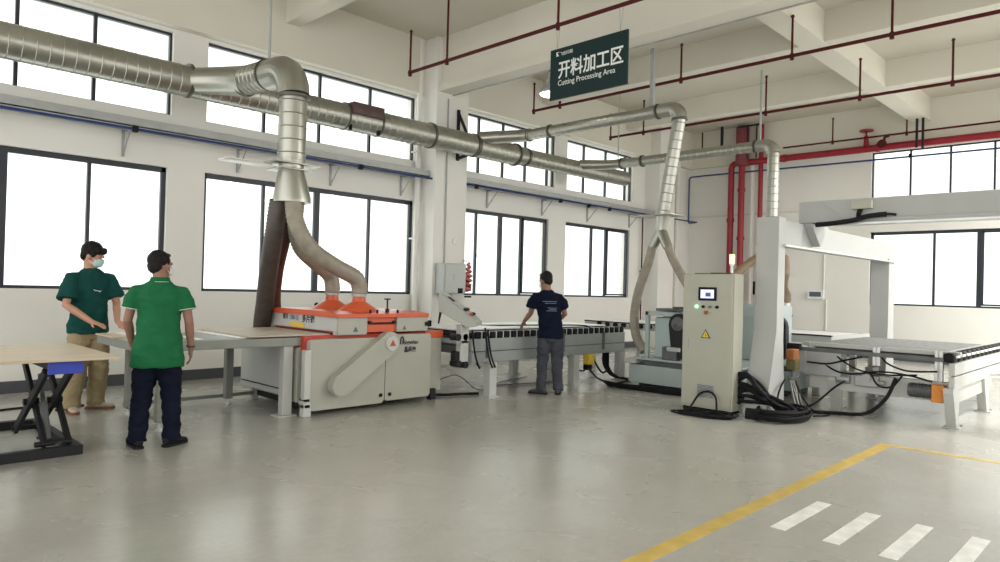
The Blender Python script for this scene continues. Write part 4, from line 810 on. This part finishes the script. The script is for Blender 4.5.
def person(loc,F,s,label,cfg):
    """local frame: r = person's right, f = forward, u = up; s scales a 1.72 m figure"""
    F=V((F[0],F[1],0)).normalized(); Rt=V((F.y,-F.x,0)); base=V((loc[0],loc[1],0)); U=V((0,0,1))
    lr=cfg.get('lr',0.)
    def P(r,f,u): r=r+lr*max(0,u-.9)/.6; return base+(Rt*r+F*f+U*u)*s
    t=thing('person',base,label,'person')
    g=cfg.get; W_=g('wid',1.)
    # head frame
    hy=math.radians(g('head_yaw',0)); hp=math.radians(g('head_pitch',0))
    hf=(F*math.cos(hy)+Rt*math.sin(hy)); hr=V((hf.y,-hf.x,0)); hu=U*math.cos(hp)+hf*math.sin(hp); hf2=hf*math.cos(hp)-U*math.sin(hp)
    lean=g('lean',0.)
    hc=P(0,.03+lean,1.592)
    rot=Matrix((hr,hf2,hu)).transposed(); hz=g('hs',1.05)
    H_=lambda r,f,u: hc+(hr*r+hf2*f+hu*u)*s*hz
    sh=1.385; SR=.185*W_
    arms=g('arms'); legs=g('legs')
    # ---- body
    b=MB()
    b.ellh(H_(0,-.012,.02),.076*s,.094*s,.098*s,rot); b.ellh(H_(0,.022,-.045),.058*s,.068*s,.070*s,rot); b.ellh(H_(0,.045,-.085),.034*s,.034*s,.028*s,rot)
    b.ellh(H_(0,.094,-.022),.012*s,.020*s,.020*s,rot); b.ellh(H_(0,.082,-.058),.024*s,.014*s,.012*s,rot)
    for k in (-1,1): b.ellh(H_(.078*k,-.008,-.018),.010*s,.020*s,.033*s,rot); b.ellh(H_(.03*k,.080,.014),.020*s,.012*s,.008*s,rot)
    b.tube([H_(0,-.025,-.03),P(0,-.005+lean*.8,1.50),P(0,-.01+lean*.6,1.41)],[.060*s,.060*s,.060*s],14)
    def sec(u,rx,ry,f=0.,r=0.): return (P(r,f+lean*max(0,(u-.85)/.7),u),Rt*rx*s*W_,F*ry*s)
    b.loft([sec(.80,.13,.09),sec(.95,.14,.095),sec(1.08,.135,.09),sec(1.25,.150,.09),sec(1.34,.140,.07),sec(1.41,.065,.05)],18)
    for k in (-1,1):
        a=arms[k]; sj=P(SR*k,lean*.75,sh-.02); e=P(*a['e']); w=P(*a['w'])
        b.tube([P(SR*.5*k,lean*.7,sh-.035),sj-V((0,0,.025)),sj.lerp(e,.5),e,e.lerp(w,.3),w],[.036*s,.044*s,.042*s,.038*s,.039*s,.027*s],12)
        d=(w-e).normalized(); hd=V(a.get('hd',(0,0,0))); hdw=(Rt*hd.x+F*hd.y+U*hd.z); hdw=hdw.normalized() if hdw.length>.1 else d
        pn=Rt*a['pn'][0]+F*a['pn'][1]+U*a['pn'][2]; pn=(pn-hdw*pn.dot(hdw)).normalized()       # palm normal
        sd=hdw.cross(pn)                                                                    # across the palm
        th=a.get('thumb',1); cl=a.get('curl',.5)
        c0=w+hdw*.045*s
        rr=Matrix((sd,hdw,pn)).transposed(); b.ell(c0,.038*s,.052*s,.016*s,rr,12,8)
        b.tube([w-d*.01,w+hdw*.03*s],[.026*s,.027*s],10,flat=.8)
        for i,(o,ln) in enumerate(((-.028,.068),(-.0095,.078),(.0095,.073),(.028,.058))):
            p=c0+sd*o*s*th+hdw*.038*s; pts=[p]; dd=hdw.copy()
            for q in (.42,.32,.26):
                ang=cl*(.5+.25*i*.4); dd=(dd*math.cos(ang)+pn*math.sin(ang)).normalized(); p=p+dd*ln*q*s; pts.append(p)
            b.tube(pts,[.0095*s,.009*s,.0085*s,.007*s],8)
        p=c0-sd*.030*s*th-hdw*.022*s; d1=(hdw*.65-sd*th*.7+pn*.35).normalized(); q=p+d1*.035*s; q2=q+(d1*.6+hdw*.6+pn*.2).normalized()*.028*s
        b.tube([p,q,q2],[.013*s,.0105*s,.0085*s],8)
    for k in (-1,1):
        l=legs[k]; hj=P(.085*k*W_,0,.86); kn=P(*l['k']); an=P(*l['a'])
        b.tube([P(.085*k*W_,0,.93),hj,kn,kn.lerp(an,.35),an],[.07*s,.078*s,.052*s,.050*s,.034*s],12)
        b.ell(an+V((0,0,-.03*s))+V((l['t'][0]*F.x+l['t'][1]*Rt.x,l['t'][0]*F.y+l['t'][1]*Rt.y,0))*.05*s,.035*s,.035*s,.025*s)
    body=remesh(b,.0065*s,'body',g('skin'),t,2)
    # ---- shirt
    b=MB(); hem=g('hem',.80); sl=g('sleeve',.62); belly=g('belly',0.)
    b.loft([sec(hem,.178+g('hw',0),.140+belly*.6),sec(hem+.10,.172+g('hw',0),.135+belly),sec(1.05,.166,.125+belly,.004),sec(1.2,.176,.125,.002),sec(1.30,.186,.120,-.002),sec(1.36,.168,.104,-.004),sec(1.41,.125,.096,-.004),sec(1.445,.088,.084,-.002),sec(1.462,.066,.066,0)],24)
    for k in (-1,1):
        a=arms[k]; sj=P(SR*k,lean*.75,sh-.018); e=P(*a['e']); d=(e-sj); wd=g('slw',1.)
        b.tube([P(SR*.45*k,lean*.7,sh-.015),sj+V((0,0,-.012)),sj+d*sl*.45,sj+d*sl],[.056*s,.060*s*(.5+.5*wd),.070*s*wd,.080*s*wd],16)
    shirt=remesh(b,.011,'shirt',g('shirt'),t,3,.012,8.,loc[0])
    if g('collar'):
        b=MB(); c=P(0,.0+lean*.8,1.468); N=20
        b.skin([b.ring(c+V((0,0,-.022)),Rt*.088*s,F*.084*s,N),b.ring(c+V((0,0,.018)),Rt*.074*s,F*.074*s,N),b.ring(c+V((0,0,.018)),Rt*.066*s,F*.066*s,N)],False); b.build('collar',g('shirt'),shirt)
        b=MB(); b.tube([c+Rt*.089*s*math.cos(x)+F*.085*s*math.sin(x)+V((0,0,-.022)) for x in [i*PI/10 for i in range(21)]],.0022,6); b.build('collar_trim',M['trim'],shirt)
        for k in (-1,1):
            a=arms[k]; sj=P(SR*k,lean*.75,sh-.018); e=P(*a['e']); d=(e-sj); c=sj+d*sl; dn=d.normalized(); x=dn.orthogonal().normalized(); y=dn.cross(x); R_=.0765*s*g('slw',1.)
            b=MB(); b.tube([c+x*R_*math.cos(q)+y*R_*math.sin(q)-dn*.004 for q in [i*PI/10 for i in range(21)]],.004,6); b.build('cuff_trim',M['trim'],shirt)
    # ---- trousers
    b=MB(); hw=g('hw',0)
    b.loft([sec(.74,.148+hw,.100,-.005),sec(.83,.158+hw,.112,-.012),sec(.90,.145+hw,.100,-.005),sec(.97,.120,.085)],22)
    tw=g('tw',1.)
    for k in (-1,1):
        l=legs[k]; kn=P(*l['k']); an=P(*l['a'])
        b.tube([P(.083*k*W_,-.005,.88),P(.088*k*W_,0,.76),P(.088*k*W_,0,.76).lerp(kn,.5),kn,kn.lerp(an,.3),an+V((0,0,.05)),an+V((0,0,-.035*s))],[.085*s,.094*s*W_,.084*s*tw,.070*s*tw,.069*s*tw,.062*s*tw,.068*s*tw],16)
    remesh(b,.0115,'trousers',g('pants'),t,3,.014,9.,loc[1])
    # ---- shoes
    for k in (-1,1):
        l=legs[k]; an=P(*l['a']); td=(F*l['t'][0]+Rt*l['t'][1]).normalized(); ts=V((td.y,-td.x,0)); g0=V((an.x,an.y,0)); 
        def Q(f,w_,z,h): return (g0+td*f*s+V((0,0,z*s)),ts*w_*s,V((0,0,h*s)))
        b=MB(); b.loft([Q(-.085,.018,.045,.018),Q(-.07,.036,.052,.036),Q(-.02,.040,.058,.045),Q(.04,.042,.05,.036),Q(.10,.048,.040,.026),Q(.155,.042,.034,.019),Q(.185,.018,.028,.010)],16); b.tube([g0+V((0,0,.06*s)),g0+V((0,0,.115*s))],[.042*s,.040*s],14)
        sh_=remesh(b,.008,'shoe',g('shoe'),t,2)
        b=MB(); pl=[(-.092,.022),(-.075,.038),(0,.042),(.07,.046),(.12,.050),(.165,.040),(.19,.018)]
        pts=[g0+td*f*s+ts*w_*s for f,w_ in pl]+[g0+td*f*s-ts*w_*s for f,w_ in pl[::-1]]
        b.prism([(p.x,p.y) for p in pts],'z',0,.024*s,.003); b.build('sole',g('sole',M['sole']),sh_,True)
    # ---- hair
    b=MB(); hs=g('hair',1.)
    b.ellh(H_(0,-.026,.040),.084*s*hs,.094*s*hs,.090*s*hs,rot); b.ellh(H_(0,-.062,-.008),.068*s*hs,.052*s,.070*s,rot)
    if g('fringe'):
        for i in range(7): b.ellh(H_(-.06+.02*i,.066-.004*abs(i-3),.066),.022*s,.030*s,.036*s,rot)
        for k in (-1,1): b.ellh(H_(.068*k,.020,.032),.018*s,.030*s,.045*s,rot)
    else:
        b.ellh(H_(0,.030,.085),.062*s,.045*s,.022*s,rot)
        for k in (-1,1): b.ellh(H_(.070*k,.004,.030),.011*s,.022*s,.034*s,rot)
    remesh(b,.006,'hair',M['hair'],t,1,.007 if g('fringe') else .003,42.,3.)
    # ---- mask, eyes
    b=MB(); b.ellh(H_(0,.060,-.052),.058*s,.052*s,.050*s,rot); b.ellh(H_(0,.094,-.036),.020*s,.022*s,.026*s,rot); mk=remesh(b,.006,'face_mask',g('mask'),t,3)
    for k in (-1,1):
        MB().tube([H_(.052*k,.055,-.030),H_(.076*k,.012,-.002),H_(.083*k,-.014,.0)],.0022,6).build('ear_loop',M['white'],mk)
        MB().tube([H_(.050*k,.050,-.075),H_(.074*k,.015,-.055),H_(.083*k,-.014,-.030)],.0022,6).build('ear_loop',M['white'],mk)
        MB().ellh(H_(.030*k,.080,.004),.009*s,.005*s,.0035*s,rot,10,6).build('eye',M['ink'],t)
        MB().ellh(H_(.031*k,.079,.024),.015*s,.004*s,.0025*s,rot,10,6).build('eyebrow',M['hair'],t)
    return t,P,body,shirt
# left worker, dark green tee, khaki trousers, hands on the feed table
A,PA,ba_,sa_=person((2.24,8.44),(.22,-.975),1.055,'young worker in dark green t-shirt, khaki trousers and mask, hands on the feed table',dict(
    head_yaw=-38,head_pitch=18,lean=.03,skin=M['skin'],shirt=M['tee'],pants=M['khaki'],mask=M['mask'],shoe=M['shoew'],fringe=True,hair=1.08,hem=.80,sleeve=.80,slw=1.22,wid=1.04,tw=1.32,hw=.015,
    arms={1:dict(e=(.27,.10,1.09),w=(.13,.31,.93),pn=(-.3,.1,-1),hd=(-.5,.8,-.25),thumb=1,curl=.35),
          -1:dict(e=(-.24,.08,1.11),w=(-.13,.30,.93),pn=(0,.1,-1),hd=(.1,.9,-.3),thumb=-1,curl=.3)},
    legs={1:dict(k=(.12,.05,.47),a=(.135,-.01,.085),t=(1,.25)),-1:dict(k=(-.10,.05,.47),a=(-.12,-.05,.085),t=(.75,-.75))}))
# middle man, green polo, back to the camera
B,PB,bb2,sb=person((2.225,6.33),(.42,.91),.985,'man in bright green polo shirt and navy trousers, back turned, arms hanging',dict(
    head_yaw=42,head_pitch=0,lean=.0,skin=M['skin2'],shirt=M['polo'],pants=M['navy'],mask=M['maskw'],shoe=M['shoeb'],sole=M['shoeb'],hem=.70,sleeve=.60,slw=1.02,wid=1.04,belly=.03,hw=.034,tw=1.18,collar=True,
    arms={1:dict(e=(.245,-.02,1.09),w=(.262,.06,.85),pn=(-1,0,0),hd=(.0,.15,-1),thumb=-1,curl=.45),
          -1:dict(e=(-.245,.0,1.10),w=(-.22,.14,.88),pn=(1,0,0),hd=(.1,.3,-1),thumb=1,curl=.45)},
    legs={1:dict(k=(.115,.03,.46),a=(.13,-.01,.085),t=(.8,.6)),-1:dict(k=(-.115,.03,.46),a=(-.14,-.03,.085),t=(.85,-.35))}))
b=MB(); wc=PB(.260,.052,.875); b.tube([wc+V((.034*math.cos(x),.034*math.sin(x),.006*math.sin(x))) for x in [i*PI/8 for i in range(17)]],.006,6); b.build('wrist_band',M['ink'],B)
# right man, navy tee, reaching to the rollers
C_,PC,bc2,sc2=person((7.37,6.24),(.62,.78),.985,'man in navy t-shirt and grey trousers reaching left over the conveyor rollers',dict(
    head_yaw=-25,head_pitch=12,lean=.02,skin=M['skin2'],shirt=M['navytee'],pants=M['greytr'],mask=M['maskw'],shoe=M['shoeg'],sole=M['shoeb'],lr=-.075,hem=.78,sleeve=.66,slw=1.12,wid=1.0,tw=1.12,hw=.006,
    arms={-1:dict(e=(-.25,.09,1.13),w=(-.34,.21,1.0),pn=(.0,.0,-1),hd=(-.3,.3,-.75),thumb=1,curl=.6),
          1:dict(e=(.235,.06,1.12),w=(.10,.26,.98),pn=(0,0,-1),hd=(-.4,.7,-.3),thumb=1,curl=.4)},
    legs={1:dict(k=(.105,.03,.46),a=(.115,-.03,.085),t=(.9,.2)),-1:dict(k=(-.105,.03,.46),a=(-.125,-.02,.085),t=(.55,-.8))}))
b=MB()
for (r0,r1,u) in ((-.10,.10,1.30),(-.07,.09,1.275),(-.04,.09,1.21),(-.02,.08,1.19),(-.06,.09,1.17)):
    pts=[PC(r0+(r1-r0)*i/6,-.128+.012*abs((r0+(r1-r0)*i/6)/.1),u) for i in range(7)]; b.tube(pts,.004,6)
b.build('back_print',M['pale'],sc2)

def front(Pf,o,r,u,sign=1):
    org=ORG['person']; best=None; c=Pf(r,0,u); f=(Pf(0,1,0)-Pf(0,0,0)).normalized()*sign
    cand=[(v.co+ORG[o.name]) for v in o.data.vertices]; cand=[p for p in cand if ((p-c)-f*(p-c).dot(f)).length<.02]
    return max(cand,key=lambda p:p.dot(f))+f*.003
pts=[front(PA,sa_,.045-.02*i,1.24+.008*(i%2)) for i in range(6)]
MB().tube(pts,.0045,6).build('chest_print',M['txt'],sa_)

# ---------------------------------------------------------------- camera and light
def setup_camera():
    c=V((500,281)); v1=V((1183,306)); v2=V((-205,269)); f=math.sqrt(-(v1-c).dot(v2-c))
    ray=lambda p:V((p.x-c.x,-(p.y-c.y),-f)).normalized()
    X=ray(v1);Y=ray(v2);Z=X.cross(Y).normalized(); X=Y.cross(Z)
    Rm=Matrix((X,Y,Z))                       # rows: world axes in camera space
    cd=bpy.data.cameras.new('camera'); co=bpy.data.objects.new('camera',cd); COL.objects.link(co)
    co.matrix_world=Matrix.Translation((0,0,1.45))@Rm.to_4x4(); cd.sensor_width=36; cd.lens=f/1000*36; cd.clip_start=.05; cd.clip_end=200
    S.camera=co
setup_camera()
w=bpy.data.worlds.new('overcast'); S.world=w; w.use_nodes=True
w.node_tree.nodes['Background'].inputs['Color'].default_value=(1.,.99,.955,1); w.node_tree.nodes['Background'].inputs['Strength'].default_value=1.0
S.view_settings.view_transform='Standard'; S.view_settings.look='None'; S.view_settings.gamma=1; S.view_settings.use_curve_mapping=False
S.view_settings.exposure=1.15
